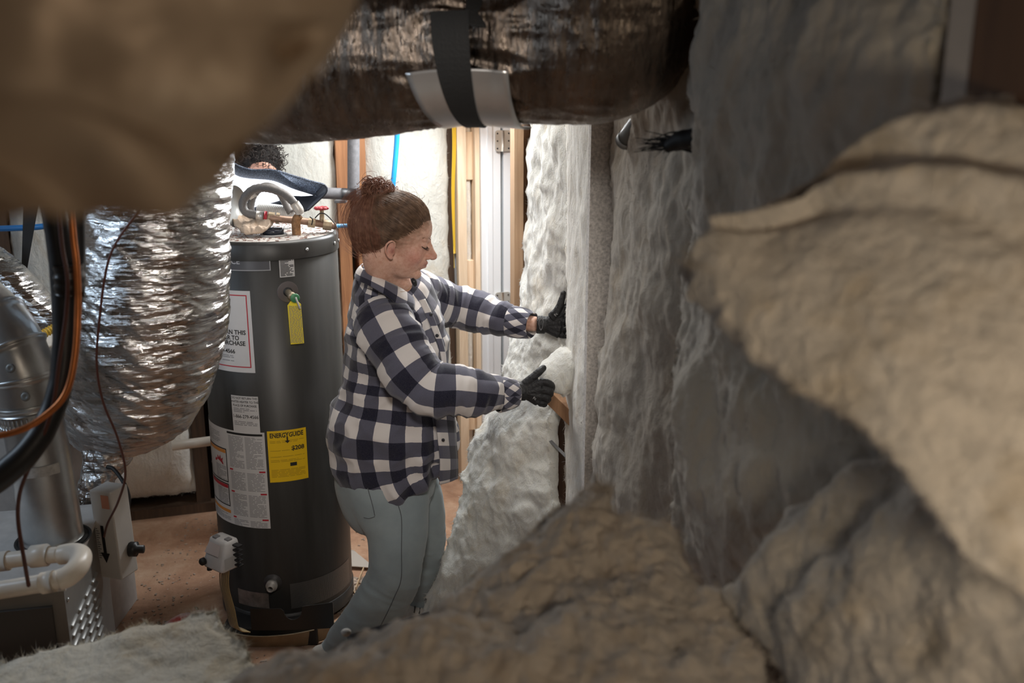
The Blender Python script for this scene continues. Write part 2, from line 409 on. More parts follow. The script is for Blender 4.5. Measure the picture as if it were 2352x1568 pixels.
# back wall (slightly skewed): Y = 4.68+.3(X+.3)
def wb(X, z, off=0.0): return np.array([X+off*.287, 4.68+.3*(X+.3)-off*.958, z])   # off>0 towards the camera
M['dark_wall'] = plain('dark_foundation', (.07, .045, .03), .9, var=.4, bmp=.4)
wallb = struct('wall_back', prism([wb(-2.9, 0, -.14)[:2], wb(-.17, 0, -.14)[:2], wb(-.17, 0, -.18)[:2], wb(-2.9, 0, -.18)[:2]][::-1], 0, 2.7), M['dark_wall'])
def bstud(X, wd, o0, o1, mat, z0=0, z1=2.7, label=None, name='stud'):
    return obj(name, prism([wb(X-wd/2, 0, o1)[:2], wb(X+wd/2, 0, o1)[:2], wb(X+wd/2, 0, o0)[:2], wb(X-wd/2, 0, o0)[:2]], z0, z1), mat, wallb, False, label=label)
def bx(px, py):
    """X on the back wall seen at pixel"""
    a = (px-1176)/F; bb = (784-py)/F; d = np.array([a, CT+bb*ST, -ST+bb*CT]); k = (4.77)/(d[1]-.3*d[0]); return d[0]*k
bstud(bx(786, 400), .052, -.13, .02, M['wood_red'], label='reddish old pine stud left of the grey vertical pipe')
bstud(bx(828, 400), .045, -.13, .015, M['wood_red'], label='reddish old pine stud right of the grey vertical pipe')
bstud(bx(1036, 400), .03, -.13, -.03, M['wood_dark'])
bstud(bx(1056, 400), .040, -.13, .04, M['wood_new'], label='pale new pine stud beside the yellow cables')
bstud(bx(1090, 400), .022, -.13, .05, M['wood_new'], label='narrow pale pine stud beside the white door')
bstud(bx(460, 1050), .06, -.13, .0, M['wood_dark'])
bstud(bx(20, 700), .06, -.13, .0, M['wood_dark'])
obj('bottom_plate', prism([wb(-2.9, 0, .02)[:2], wb(-.36, 0, .02)[:2], wb(-.36, 0, -.13)[:2], wb(-2.9, 0, -.13)[:2]], 0, .045), M['wood_dark'], wallb, False)
for z in (1.62, .98, .42):
    obj('blocking', box(wb(bx(1074, 500), z, -.02), (.05, .06, .22 if z > 1.5 else .3), rotm('Z', .29), .003), M['wood_new'], wallb, False)
wall_l = struct('wall_left', box((-2.88, 2.2, 1.3), (.06, 7.0, 2.7)), plain('grey_left_wall', (.25, .22, .2), .9, var=.3))

# door frame + door at the right end of the back wall
drx0 = bx(1100, 600)
M['door_white'] = plain('door_white', (.86, .88, .90), .3)
M['door_pale'] = plain('pale_green_wall', (.66, .78, .78), .5)
dtrim = struct('trim_1', prism([wb(bx(1098, 600), 0, .07)[:2], wb(bx(1141, 600), 0, .07)[:2], wb(bx(1141, 600), 0, -.13)[:2], wb(bx(1098, 600), 0, -.13)[:2]], 0, 2.7), M['door_white'])
obj('stop_strip', prism([wb(bx(1112, 600), 0, .078)[:2], wb(bx(1122, 600), 0, .078)[:2], wb(bx(1122, 600), 0, .07)[:2], wb(bx(1112, 600), 0, .07)[:2]], 0, 2.7), M['door_white'], dtrim, False)
dd = struct('door_1', prism([wb(bx(1147, 600), 0, .075)[:2], wb(bx(1166, 600), 0, .075)[:2], wb(bx(1166, 600), 0, -.13)[:2], wb(bx(1147, 600), 0, -.13)[:2]], 0.01, 2.7), M['door_white'])
obj('door_gap', prism([wb(bx(1141, 600), 0, .03)[:2], wb(bx(1147, 600), 0, .03)[:2], wb(bx(1147, 600), 0, -.13)[:2], wb(bx(1141, 600), 0, -.13)[:2]], 0, 2.7), plain('gap_grey', (.32, .36, .36), .6), dd, False)
M['nickel'] = plain('satin_metal', (.80, .78, .72), .35, .55)
def hinge(py):
    c = wb(bx(1144, py), at(1144, py, 4.72)[2], .082)
    R = rotm('Z', .29); pr = thing_part = None
    L = []
    pts = []
    w2, h2, r = .037, .048, .012
    for cx, cz, a0 in ((w2-r, h2-r, 0), (-w2+r, h2-r, 90), (-w2+r, -h2+r, 180), (w2-r, -h2+r, 270)):
        for k in range(5): a = math.radians(a0+k*22.5); pts.append((cx+r*math.cos(a), cz+r*math.sin(a)))
    V = np.array([(x, y, z) for y in (-.002, .002) for x, z in pts]) @ R.T + c; n = len(pts)
    Fc = [tuple(range(n)), tuple(range(2*n-1, n-1, -1))]+[(i, i+n, (i+1) % n+n, (i+1) % n) for i in range(n)]
    h = obj('hinge', (V, Fc), M['nickel'], dd, False)
    obj('hinge_pin', tube([c+(0, -.005, -.048), c+(0, -.005, .048)], .005, 10), M['nickel'], h)
    sv = [lathe(c+R @ np.array([x, -.003, z]), [(.004, 0), (.003, -.0015)], 8, R @ np.array([0, 1, 0])) for x in (-.027, .027) for z in (-.034, 0.0, .034)]
    obj('screw', join(*sv), M['black'], h)
hinge(322); hinge(688)
wall_e = struct('wall_right_far', prism([wb(bx(1166, 600), 0, .03)[:2], (.5, 4.9), (.5, 5.0), wb(bx(1166, 600), 0, -.03)[:2]], 0, 2.7), M['door_pale'])

# cables stapled to the stud
cm = plain('yellow_cable_jacket', (.66, .42, .03), .4)
cb = thing('electrical_cables', 'three thin yellow electrical cables running down beside the pale new stud', 'cable', wb(bx(1040, 560), 1.2, .03))
for dx, z0 in ((-.006, 1.17), (0, 1.1), (.006, 1.12)):
    P = [wb(bx(1038, 300)+dx*1.6, 2.6, .02), wb(bx(1035, 300)+dx*1.5, 2.1, .025), wb(bx(1041, 400)+dx, 1.72, .03), wb(bx(1038, 500)+dx*.8, 1.45, .03), wb(bx(1041, 600)+dx*.3, z0, .03)]
    obj('cable', tube(P, .0034, 8, 30), cm, cb)
obj('grey_tail', tube([wb(bx(1042, 600), 1.17, .03), wb(bx(1044, 640), 1.02, .03), wb(bx(1047, 660), .95, .03)], .006, 8, 10), plain('grey_jacket', (.2, .2, .2), .5), cb)

# batts in the back wall
def bbatt(x0, x1, z0, z1, label, mat, seed, bul=.05, nu=60, nv=90, fr=900, ov=.0):
    nm = 'insulation_batt'
    u = np.linspace(0, 1, nu)[None, :]; v = np.linspace(0, 1, nv)[:, None]
    X0 = np.zeros((nv, nu, 3)); xx = x0+(x1-x0)*u+0*v; zz = z1+(z0-z1)*v+0*u
    base = np.stack([xx, 4.68+.3*(xx+.3), zz], 2); N = np.array([.287, -.958, 0])
    e = np.maximum(np.abs(2*u-1)**8+0*v, np.abs(2*v-1)**16+0*u)
    d = bul*(1-np.abs(2*u-1)**4)*(1-np.abs(2*v-1)**10)+.012*fbm(base*6, seed, 4)+.004*ridge(base*22, seed+3, 3)-.03
    off = np.stack([fbm(base*26, seed+9+k, 3) for k in range(3)], 2)*.012*e[..., None]
    Xf = base+N*d[..., None]+off; Xb = base-N*.12*(1-.2*e)[..., None]+off*.5
    V, Fc, rim = grid_closed(Xf, Xb); Fc = [f[::-1] for f in Fc]
    o = single(nm, (V, Fc), mat, label, 'insulation batt')
    obj('loose_fibres', fringe(V, rim, np.repeat(N[None], nu*nv, 0), fr, .009, .0008, seed), mat, o, kind='stuff')
bbatt(bx(838, 400), bx(1031, 400), .05, 2.66, 'bright white insulation batt behind the woman\'s head between reddish stud and yellow cables', M['insul_back'], 3)
bbatt(bx(560, 400), bx(772, 400), .05, 2.66, 'cream insulation batt left of the reddish stud, behind the curly-haired person', M['insul_back'], 5)
bbatt(bx(489, 1050), bx(558, 1050), .05, 2.66, 'narrow insulation batt just left of the water heater, low behind its edge', M['insul'], 8, nu=30)
bbatt(bx(250, 1050), bx(445, 1050), .09, 2.66, 'dusty cream insulation batt low behind the silver duct, above the dirt floor', M['insul'], 7, .09)
bbatt(bx(42, 700), bx(245, 700), .05, 2.66, 'grey-white insulation batt at far left, right of the black strap', M['insul_cool'], 9)
bbatt(-2.85, bx(2, 700), .05, 2.66, 'grey-white insulation batt at the left edge, left of the black strap', M['insul_cool'], 10, nu=40)
bbatt(bx(1064, 400), bx(1084, 400), .1, 2.66, 'thin strip of insulation stuffed between two pale studs by the door', M['insul'], 12, .03, nu=10, fr=300)

# batts in the right wall
W = lambda Y: 1176+F*(.68-.16*Y)/(.9668*Y)   # pixel column of the wall plane (near eye level)
rows = [(1215, -60, 3.86, 1318, -60, 3.22), (1214, 180, 3.86, 1318, 180, 3.22), (1213, 400, 3.86, 1316, 400, 3.22), (1204, 560, 3.84, 1314, 560, 3.22), (1192, 700, 3.78, 1312, 700, 3.24),
        (1164, 800, 3.68, 1312, 800, 3.28), (1148, 880, 3.6, 1296, 880, 3.26), (1102, 980, 3.5, 1262, 960, 3.2), (1060, 1080, 3.42, 1264, 1080, 3.13), (1052, 1170, 3.37, 1268, 1180, 3.06), (1020, 1260, 3.32, 1290, 1290, 3.0), (975, 1400, 3.26, 1300, 1400, 2.92), (950, 1500, 3.2, 1310, 1560, 2.82)]
peel, PV, PN = make_batt('insulation_batt', 'pale batt the woman is pushing in, peeling out of the wall down to the floor', rows, 90, 260, M['insul_cool'], 3500, seed=21, thick=.07, bulge=.03, amp=.024, freq=10, clump=.003, ax=(1, 1, .95), rag=.010, ragf=26, ln=.011, wd=.0007)
rows = [(1302, -80, 3.2, 1384, -80, 2.72), (1301, 300, 3.2, 1383, 300, 2.73), (1303, 600, 3.2, 1380, 600, 2.74), (1300, 800, 3.19, 1374, 800, 2.75), (1298, 1000, 3.17, 1366, 1000, 2.76), (1296, 1200, 3.15, 1360, 1200, 2.76), (1290, 1450, 3.1, 1355, 1450, 2.74)]
make_batt('insulation_batt', 'narrow upright batt just right of the black gloves, left of the speckled stud', rows, 50, 260, M['insul'], 2500, seed=23, thick=.10, bulge=.02, amp=.012, freq=9, ax=(1, 1, .7), rag=.008, ragf=28, ln=.010, wd=.0007)
rows = [(1408, -80, 2.66, 1640, -80, 1.98), (1404, 280, 2.66, 1620, 280, 1.99), (1410, 450, 2.66, 1610, 500, 2.0), (1398, 640, 2.62, 1604, 700, 2.0), (1380, 760, 2.6, 1598, 850, 2.0), (1368, 950, 2.58, 1590, 1000, 2.0), (1355, 1150, 2.56, 1600, 1200, 1.99), (1350, 1400, 2.5, 1640, 1450, 1.95)]
make_batt('insulation_batt', 'broad grey-streaked batt right of the speckled stud, behind the tall crumpled peak', rows, 110, 260, M['insul_dusty'], 3000, seed=25, thick=.10, bulge=.035, amp=.026, freq=8, clump=.002, ax=(1, 1, .75), rag=.010, ragf=24, ln=.011, wd=.0007, surf=1500)
rows = [(1606, -80, 1.97, 2170, -80, 1.14), (1592, 150, 1.97, 2150, 150, 1.14), (1590, 350, 1.95, 2140, 350, 1.14), (1582, 560, 1.93, 2130, 560, 1.14), (1566, 800, 1.9, 2130, 800, 1.14), (1542, 900, 1.88, 2140, 950, 1.14), (1540, 1060, 1.86, 2160, 1100, 1.12), (1560, 1250, 1.84, 2200, 1280, 1.1), (1600, 1450, 1.78, 2260, 1480, 1.06)]
make_batt('insulation_batt', 'large sagging grey-brown batt in the nearest bay, beside the pale stud at upper right', rows, 150, 240, M['insul_dusty'], 3000, seed=27, thick=.09, bulge=.05, amp=.038, freq=8, clump=.003, ax=(1, 1, .8), rag=.012, ragf=24, ln=.011, wd=.0007, surf=2500)
# bright folded wad over the near glove
rows = [(1292, 796, 3.12, 1316, 806, 3.04), (1262, 818, 3.12, 1313, 838, 3.0), (1236, 846, 3.08, 1309, 872, 2.99), (1244, 874, 3.05, 1302, 898, 2.99), (1268, 890, 3.04, 1294, 908, 3.0)]
make_batt('insulation_wad', 'bright white folded wad of insulation squeezed above the lower glove', rows, 50, 50, M['insul_cool'], 400, seed=29, thick=.06, bulge=.018, amp=.006, freq=16, rag=.005, ln=.008, wd=.0006, cat='insulation')
# ================================================================= FOREGROUND INSULATION + DUCTS
sg = lambda x, c, w: np.exp(-((x-c)/w)**2)
rows = [(1584, 600, 1.02, 1600, 575, 1.03), (1612, 625, 1.0, 1680, 545, 1.05), (1690, 770, .96, 1930, 395, 1.06), (1800, 870, .92, 2100, 262, 1.04), (1960, 960, .86, 2330, 228, 1.0), (2090, 1085, .82, 2560, 300, .95), (2230, 1275, .78, 2700, 560, .88), (2480, 1420, .72, 2900, 900, .78)]
def fold1(u, v): return .014*sg(u, .93, .05)-.016*sg(u, .82+.05*np.sin(v*9), .05)+.012*sg(u, .70, .05)-.010*sg(u, .6, .05)
make_batt('insulation_flap', 'big blurred flap of insulation hanging across the right edge, nearest the camera', rows, 150, 150, M['insul_fg'], 2500, seed=41, clump=.003, thick=.05, bulge=.03, amp=.012, freq=8, ax=(1, 1, 1), rag=.006, ragf=40, fold=fold1, ln=.008, wd=.0006, surf=1500, cat='insulation')
rows = [(1372, 1112, 1.40, 1392, 1118, 1.40), (1300, 1165, 1.40, 1410, 1185, 1.38), (1215, 1235, 1.38, 1520, 1215, 1.35), (1085, 1335, 1.34, 1590, 1300, 1.30), (990, 1418, 1.30, 1690, 1400, 1.22), (895, 1486, 1.26, 1715, 1450, 1.18), (670, 1512, 1.20, 1740, 1510, 1.14), (470, 1575, 1.12, 1800, 1600, 1.06), (300, 1720, 1.02, 1850, 1750, .98)]
make_batt('insulation_heap', 'tall crumpled peak of browned insulation at bottom centre, in front of the standing batts', rows, 180, 150, M['insul_brown'], 4000, seed=43, thick=.08, bulge=.05, amp=.030, freq=13, rag=.012, ragf=22, ln=.012, wd=.0007, surf=5000, fine=.006, clump=.009, cat='insulation')
rows = [(1960, 1045, 1.34, 2250, 1050, .95), (1840, 1165, 1.32, 2440, 1080, .87), (1700, 1330, 1.27, 2520, 1230, .83), (1720, 1440, 1.18, 2580, 1440, .79), (1790, 1560, 1.08, 2640, 1600, .77), (1840, 1720, 1.0, 2680, 1760, .75)]
def fold2(u, v): return -.015*sg(u*.8+v*.9, .62, .06)*(v < .8)+.014*sg(u*.8+v*.9, .50, .07)
make_batt('insulation_heap', 'torn tan insulation heap at bottom right under the hanging flap, deep dark crease across it', rows, 150, 130, M['insul_fg'], 3500, seed=47, thick=.08, bulge=.04, amp=.024, freq=12, rag=.010, ragf=24, fold=fold2, ln=.010, wd=.0007, surf=3500, fine=.005, clump=.005, cat='insulation')
rows = [(-120, 1560, 1.85, 492, 1402, 1.95), (-120, 1600, 1.78, 540, 1470, 1.86), (-120, 1680, 1.66, 600, 1550, 1.76), (-120, 1800, 1.5, 680, 1680, 1.6)]
make_batt('insulation_chunk', 'clean white torn insulation chunk lying at bottom left in front of the furnace', rows, 170, 70, insul('insulation_chunk', (.74, .65, .48), (.86, .84, .78), tamt=.6, dirt=.25), 5000, clump=.002, seed=51, thick=.09, bulge=.02, amp=.012, freq=10, rag=.012, ragf=30, ln=.012, wd=.0006, surf=1500, cat='insulation')

# blurred foil bulge, top left, close to the lens
M['foil_near'] = foil('foil_dusty', (.47, .365, .265), .55, 9, .3, 30, .2)
M['foil_near'].node_tree.nodes['Principled BSDF'].inputs['Metallic'].default_value = .45
rows = [(-300, -260, .50, 960, -260, .62), (-300, -100, .50, 860, -60, .62), (-300, 60, .49, 800, 60, .62), (-300, 180, .49, 735, 170, .60), (-300, 280, .49, 640, 240, .60), (-300, 380, .48, 560, 350, .58), (-300, 435, .47, 470, 430, .56), (-300, 500, .46, 300, 495, .54)]
def foldE(u, v): 
    return -.035*sg(v, .62+.05*(u), .07)*(u > .1)+.012*sg(v+.25*(1-u), .92, .05)-.016*sg(v+.2*(1-u), 1.0, .045)+.012*sg(v+.18*(1-u), 1.07, .04)-.03*sg(v, .36, .05)*sg(u, .86, .05)
nearduct = make_batt('duct_wrap', 'blurred brown foil-wrapped duct bulging across the top left corner, nearest the lens', rows, 120, 140, M['foil_near'], 0, seed=61, thick=.035, bulge=.05, amp=.006, freq=9, rag=.003, fold=foldE, cat='duct')

# big overhead duct
M['foil_over'] = foil('foil_scrim_warm', (.30, .24, .195), .30, 9, .5, 60, .5, (2.6, .8, .8), 0, .45, .03)
scr = M['foil_over']; t = scr.node_tree
def wrink(amp, seed, stretch=(1, 1, 1), hf=1.0):
    def f(X, L, th):
        Q = X*np.array(stretch)
        return amp*(1.2*ridge(Q*9, seed, 3)+.5*ridge(Q*26*hf, seed+4, 3)+.8*fbm(Q*3, seed+8, 3))
    return f
CP = [(200, 30, 2.75, .20), (500, 128, 2.5, .20), (800, 122, 2.32, .185), (1050, 85, 2.22, .172), (1180, 82, 2.2, .178), (1290, 82, 2.17, .180), (1388, 50, 2.13, .192), (1412, -70, 2.10, .192), (1412, -260, 2.08, .19)]
Pd = [at(*c[:3]) for c in CP]; rd = [c[3] for c in CP]
od = thing('overhead_duct', 'large brown-silver foil-wrapped duct hanging overhead, cinched by a black strap', 'duct', at(1050, 85, 2.22))
def ovd(X, L, th):
    base = .007*fbm(X*5, 71, 3)+.0035*ridge(X*np.array([6, 14, 14]), 72, 3)+.0012*ridge(X*np.array([60, 16, 16]), 73, 2)
    sx = at(1082, 200, 2.2)[0]
    base = base-.022*np.exp(-((X[..., 0]-sx)/.035)**2)+.012*np.exp(-((X[..., 0]-sx)/.16)**2)*ridge(X*np.array([3, 26, 26]), 75, 2)
    return base
obj('duct_sleeve', tube(Pd, rd, 220, 420, True, disp=ovd), scr, od)
# strap & plate
def ringarc(px0, px1, r_add, a0, a1, n=40, m=6, thick=.003, jag=0):
    """patch hugging the overhead duct between two pixel columns, angle in degrees (270 = underside)"""
    Q = spline(np.column_stack([Pd, rd]), 400); xs = Q[:, 0]
    s0 = np.array([np.interp(at(p, 200, 2.2)[0], xs, np.arange(400)) for p in np.linspace(px0, px1, m)])
    X = np.zeros((m, n, 3)); Nn = np.zeros((m, n, 3))
    for i, s in enumerate(s0):
        k = int(min(max(s, 1), 398)); c = Q[k, :3]; T = Q[k+1, :3]-Q[k-1, :3]; T /= np.linalg.norm(T)
        A = np.array([0, 0, 1.])-T*T[2]; A /= np.linalg.norm(A); B = np.cross(T, A)     # A up, B horizontal
        for j, a in enumerate(np.radians(np.linspace(a0, a1, n))):
            d = A*math.sin(a)+B*math.cos(a); X[i, j] = c+d*(Q[k, 3]+r_add); Nn[i, j] = d
    V, Fc, rim = grid_closed(X+Nn*thick, X); return V, Fc
plate_m = plain('galvanised_strap_plate', (.62, .61, .60), .32, .8, var=.1)
obj('support_plate', ringarc(1000, 1225, .011, 262, 338, m=14), plate_m, od, label='smooth grey metal saddle under the strap')
st_m = plain('black_webbing', (.008, .008, .008), .7, bmp=.3, bs=200)
V, Fc = ringarc(1064, 1112, .016, 225, 372, m=4)
obj('strap', (V, Fc), st_m, od, False)
sa = at(1083, 190, 2.03)
obj('strap', bar(at(1090, 60, 2.03), at(1118, -120, 2.10), .004, .045, (0, 1, 0)), st_m, od, False)
# pipe and brush by the duct's right end
gp = thing('conduit_pipe', 'dull grey pipe slanting below the right end of the overhead duct', 'pipe', at(1440, 315, 2.45))
obj('pipe', tube([at(1436, 322, 2.42), at(1500, 235, 2.3), at(1605, 95, 2.1)], .021, 24, 12), plain('grey_pvc', (.20, .21, .21), .45), gp)
obj('pipe_end', tube([at(1434, 325, 2.425), at(1440, 316, 2.41)], .0225, 24), plain('grey_pvc_end', (.28, .29, .29), .5), gp)
bw = thing('frayed_cable', 'black frayed cable end poking out beside the large batt', 'cable', at(1560, 320, 2.0))
fb = []
r_ = np.random.default_rng(4)
for k in range(60):
    a = at(1600+r_.uniform(-6, 6), 322+r_.normal()*12, 1.97); m_ = at(1550+r_.uniform(-12, 10), 322+r_.normal()*10, 1.99); e = at(1500+r_.uniform(-45, 30), 330+r_.normal()*14, 2.03)
    fb.append(tube([a, m_, e], [.0022, .0016, .0004], 4, 8))
obj('bristles', join(*fb), M['black'], bw, kind='stuff')
obj('jacket', tube([at(1640, 300, 1.95), at(1590, 318, 1.97), at(1560, 322, 1.985), at(1530, 338, 2.0)], [.022, .020, .018, .012], 16, 16, disp=lambda X, L, th: .002*fbm(X*60, 3, 3)), M['black'], bw)

# vertical silver duct and its elbow
M['foil_silver'] = foil('foil_crumpled', (.86, .86, .86), .13, 12, .8, 40, .7, (.5, .5, 2.6), 0, .3, .03)
GP = [(400, 60, 2.78, .17), (385, 250, 2.76, .18), (356, 480, 2.74, .19), (350, 640, 2.74, .198), (342, 780, 2.76, .205), (312, 880, 2.82, .19), (250, 930, 2.98, .155), (195, 890, 3.15, .10), (120, 790, 3.32, .085), (50, 710, 3.4, .10), (-40, 640, 3.5, .12), (-120, 600, 3.55, .12)]
gd = thing('flexible_duct', 'crumpled silver foil flexible duct dropping at left and bending behind the black line set', 'duct', at(340, 900, 2.8))
def gdis(X, L, th):
    s_ = X[..., 2]+.45*X[..., 0]+.03*fbm(X*6, 80, 2)
    q = np.stack([X[..., 0]*5, X[..., 1]*5, s_*26], -1); q2 = np.stack([X[..., 0]*14, X[..., 1]*14, (X[..., 2]-.25*X[..., 0])*60], -1)
    w_ = X+.04*np.stack([fbm(X*5, 87, 2), fbm(X*5, 88, 2), fbm(X*5, 89, 2)], -1); dg_ = np.stack([(w_[..., 2]+w_[..., 0])*9, w_[..., 1]*4, (w_[..., 2]-w_[..., 0])*2.5], -1)
    return .010*ridge(dg_, 90, 3)+.004*ridge(q*.7, 81, 3)+.0030*ridge(q*1.7, 83, 2)+.0018*ridge(q2, 85, 2)+.010*fbm(X*3.5, 86, 2)
obj('duct_sleeve', tube([at(*c[:3]) for c in GP], [c[3] for c in GP], 230, 520, True, disp=gdis), M['foil_silver'], gd)
def gdis2(X, L, th): return .010*ridge(X*np.array([26, 26, 9.]), 91, 3)+.004*ridge(X*60, 92, 2)
obj('foil_boot', tube([at(262, 1000, 2.86), at(235, 1070, 2.86), at(212, 1140, 2.84), at(205, 1200, 2.82)], [.075, .055, .04, .035], 90, 90, True, disp=gdis2), M['foil_silver'], gd, label='crumpled foil boot tapering down to the furnace')
# small foil piece behind
# ================================================================= LEFT SIDE: furnace, pipes
M['galv'] = plain('galvanised_steel', (.60, .62, .63), .33, .85, var=.12, vs=14, bmp=.05)
M['galv_d'] = plain('grey_sheet_steel', (.27, .27, .26), .45, .35, var=.15, vs=6)
M['cab_white'] = plain('dusty_white_enamel', (.60, .57, .54), .6, var=.15, vs=12)
fF = np.array([-1.117, 2.24]); fB = np.array([-1.218, 2.73]); fd = (fB-fF)/np.linalg.norm(fB-fF); fl = np.array([-fd[1], fd[0]])
fz = .75
furn = thing('furnace', 'grey sheet-metal furnace cabinet with louvred side at lower left', 'furnace', (*(fF+fB)/2+fl*.3, 0))
def fpt(a, b, z): p = fF+fd*a+fl*b; return np.array([p[0], p[1], z])     # a: along side, b: leftwards
P4 = [fpt(0, 0, 0)[:2], fpt(.5, 0, 0)[:2], fpt(.5, .7, 0)[:2], fpt(0, .7, 0)[:2]]
obj('cabinet', prism(P4, 0, fz-.012), M['galv_d'], furn, False)
P4b = [fpt(-.006, -.006, 0)[:2], fpt(.506, -.006, 0)[:2], fpt(.506, .706, 0)[:2], fpt(-.006, .706, 0)[:2]]
obj('top_panel', prism(P4b, fz-.012, fz), M['cab_white'], furn, False)
obj('front_panel', prism([fpt(-.012, .03, 0)[:2], fpt(0, .03, 0)[:2], fpt(0, .68, 0)[:2], fpt(-.012, .68, 0)[:2]], .08, fz-.05), plain('dark_grey_panel', (.10, .10, .10), .5, .3), furn, False)
Rf = np.array([[fd[0], -fd[1], 0], [fd[1], fd[0], 0], [0, 0, 1]])
lv = None; lm = plain('louvre_lip', (.36, .36, .35), .4, .4)
for c_ in range(4):
    for r_i in range(15):
        pos = fpt(.055+c_*.085+(r_i % 2)*.0, 0, .62-.028*r_i-c_*.004)
        if lv is None:
            v, f = box((0, 0, 0), (.062, .012, .010), Rf @ rotm('X', .5), .003); lv = mesh('louvre', v, f, lm)
        o = bpy.data.objects.new('louvre', lv); COL.objects.link(o); o.parent = furn; o.location = [float(x) for x in (pos-LOC[furn.name])]
for a_, z_ in ((.02, .70), (.02, .5), (.02, .3), (.25, .71), (.40, .71), (.48, .6)):
    obj('screw', lathe(fpt(a_, -.001, z_), [(.006, 0), (.006, -.002), (.003, -.004)], 10, (-fl[0]*-1, -fl[1]*-1, 0)), M['galv'], furn)
# arrow box on the rear of the louvred side
ab = at(262, 1218, 2.64)
Ra = rotm('Z', -.35) @ rotm('Y', -.03)
bxp = obj('control_box', box(ab, (.075, .07, .27), Ra, .004), plain('box_white', (.62, .60, .57), .5, var=.06), furn, False, label='white metal control box with a downward black arrow')
def face_pt(x, z, y=-.0365): return ab + Ra @ np.array([x, y, z])
def poly(pts, y=-.0365, th=.0012):
    n = len(pts); V = np.array([face_pt(x, z, y-dy) for dy in (0, th) for x, z in pts]); return V, [tuple(range(n))[::-1], tuple(range(n, 2*n))]+[(i, (i+1) % n, (i+1) % n+n, i+n) for i in range(n)]
obj('arrow', poly([(-.012, .03), (-.002, .03), (-.002, -.055), (.008, -.055), (-.007, -.085), (-.022, -.055), (-.012, -.055)]), M['black'], bxp, False)
obj('orange_sticker', poly([(.004, .085), (.03, .085), (.03, .125), (.004, .125)]), plain('sticker_orange', (.62, .28, .18), .6), bxp, False)
obj('fine_print', join(*[poly([(-.03+.0, z), (-.03+.0+.012*((k*7) % 5+3)/7, z), (-.03+.012*((k*7) % 5+3)/7, z-.0025), (-.03, z-.0025)]) for k, z in enumerate(np.linspace(.02, -.07, 14))]), plain('print_grey', (.2, .2, .2), .7), bxp, False, kind='stuff')
kb = ab+Ra @ np.array([.055, .02, -.06])
obj('knob', lathe(kb-(.02, 0, 0), [(.022, 0), (.022, .02), (.012, .022), (.012, .04), (.004, .042)], 14, (1, 0, 0)), M['blackr'], bxp)

# galvanised vent pipe
gvp = thing('vent_pipe', 'round galvanised vent pipe rising from the furnace top at the left edge', 'pipe', at(122, 1235, 2.5))
PP = [at(124, 1236, 2.5), at(104, 1120, 2.5), at(82, 1000, 2.5), at(66, 925, 2.5)]
obj('straight_pipe', tube(PP, .077, 48, 30), M['galv'], gvp)
EP = spline(np.array([at(66, 925, 2.5), at(50, 850, 2.5), at(14, 770, 2.52), at(-50, 700, 2.56), at(-140, 640, 2.6)]), 121)
er = .080+np.zeros(121)
for k in (24, 48, 72, 96): er += .0055*np.exp(-((np.arange(121)-k)/1.3)**2)
obj('elbow', tube(EP, er, 48), M['galv'], gvp)
for k in (0, 24, 48, 72, 96): obj('bead', tube([EP[k], EP[k+1], EP[k+2], EP[k+3]], [.0815, .0875, .0875, .0815], 48), M['galv'], gvp)
obj('crimp_ring', tube([at(69, 938, 2.5), at(66, 925, 2.5)], .084, 48), M['galv'], gvp)
cr = []
for k in range(40):
    a = 2*math.pi*k/40; ax_ = basis(PP[3]-PP[2]); c_ = at(73, 955, 2.5); p_ = c_+ax_ @ np.array([math.cos(a)*.077, math.sin(a)*.077, 0]); cr.append(tube([p_-ax_[:, 2]*.014, p_+ax_[:, 2]*.014], .003, 6))
obj('crimps', join(*cr), M['galv'], gvp, kind='stuff')
for px_, py_ in ((62, 842), (95, 905)):
    dp = at(px_, py_, 2.5)+np.array([0, -.083, .02]); obj('rivet_dimple', lathe(dp, [(.012, 0), (.010, .004), (.004, .001)], 16, (0.1, -.9, .3)), M['galv_d'], gvp)
lbv = []
ax_ = basis(PP[2]-PP[1], (0, -1, 0)); c_ = at(96, 1062, 2.5)
th_ = np.radians(np.linspace(-62, 58, 20)); V = np.array([c_+ax_ @ np.array([math.cos(q)*.0782, math.sin(q)*.0782, h_]) for h_ in (-.014, .014) for q in th_])
obj('paper_band', (V, [(j, j+1, 21+j, 20+j) for j in range(19)]), plain('paper_band', (.55, .55, .54), .7, var=.2, vs=90), gvp)
obj('hole_rim', lathe(np.array([*at(122, 1230, 2.5)[:2], fz]), [(.098, .0005), (.098, .003), (.090, .003), (.090, .0005)], 40, cap=False), M['black'], furn)
obj('hole_shadow', lathe(np.array([*at(122, 1230, 2.5)[:2], fz]), [(.094, .001), (.094, .002)], 40), M['black'], furn)

# pvc drain run
M['pvc'] = plain('pvc_white', (.80, .72, .62), .35, var=.05)
pv = thing('pvc_pipe', 'white plastic drain pipe with coupling and elbow crossing in front of the furnace', 'pipe', at(90, 1300, 2.12))
obj('pipe', tube([at(-60, 1297, 2.17), at(60, 1281, 2.17), at(170, 1270, 2.17)], .0195, 24, 10), M['pvc'], pv)
obj('coupling', tube([at(70, 1278, 2.17), at(74, 1278, 2.17), at(108, 1274, 2.17), at(112, 1274, 2.17)], [.022, .027, .027, .022], 24), M['pvc'], pv)
obj('coupling', tube([at(-20, 1292, 2.17), at(20, 1287, 2.17)], .024, 24), M['pvc'], pv)
obj('elbow', tube([at(140, 1274, 2.17), at(168, 1270, 2.16), at(186, 1276, 2.12), at(180, 1300, 2.07), at(158, 1322, 2.04), at(135, 1332, 2.03)], [.0235, .024, .024, .024, .024, .0235], 24, 24), M['pvc'], pv)
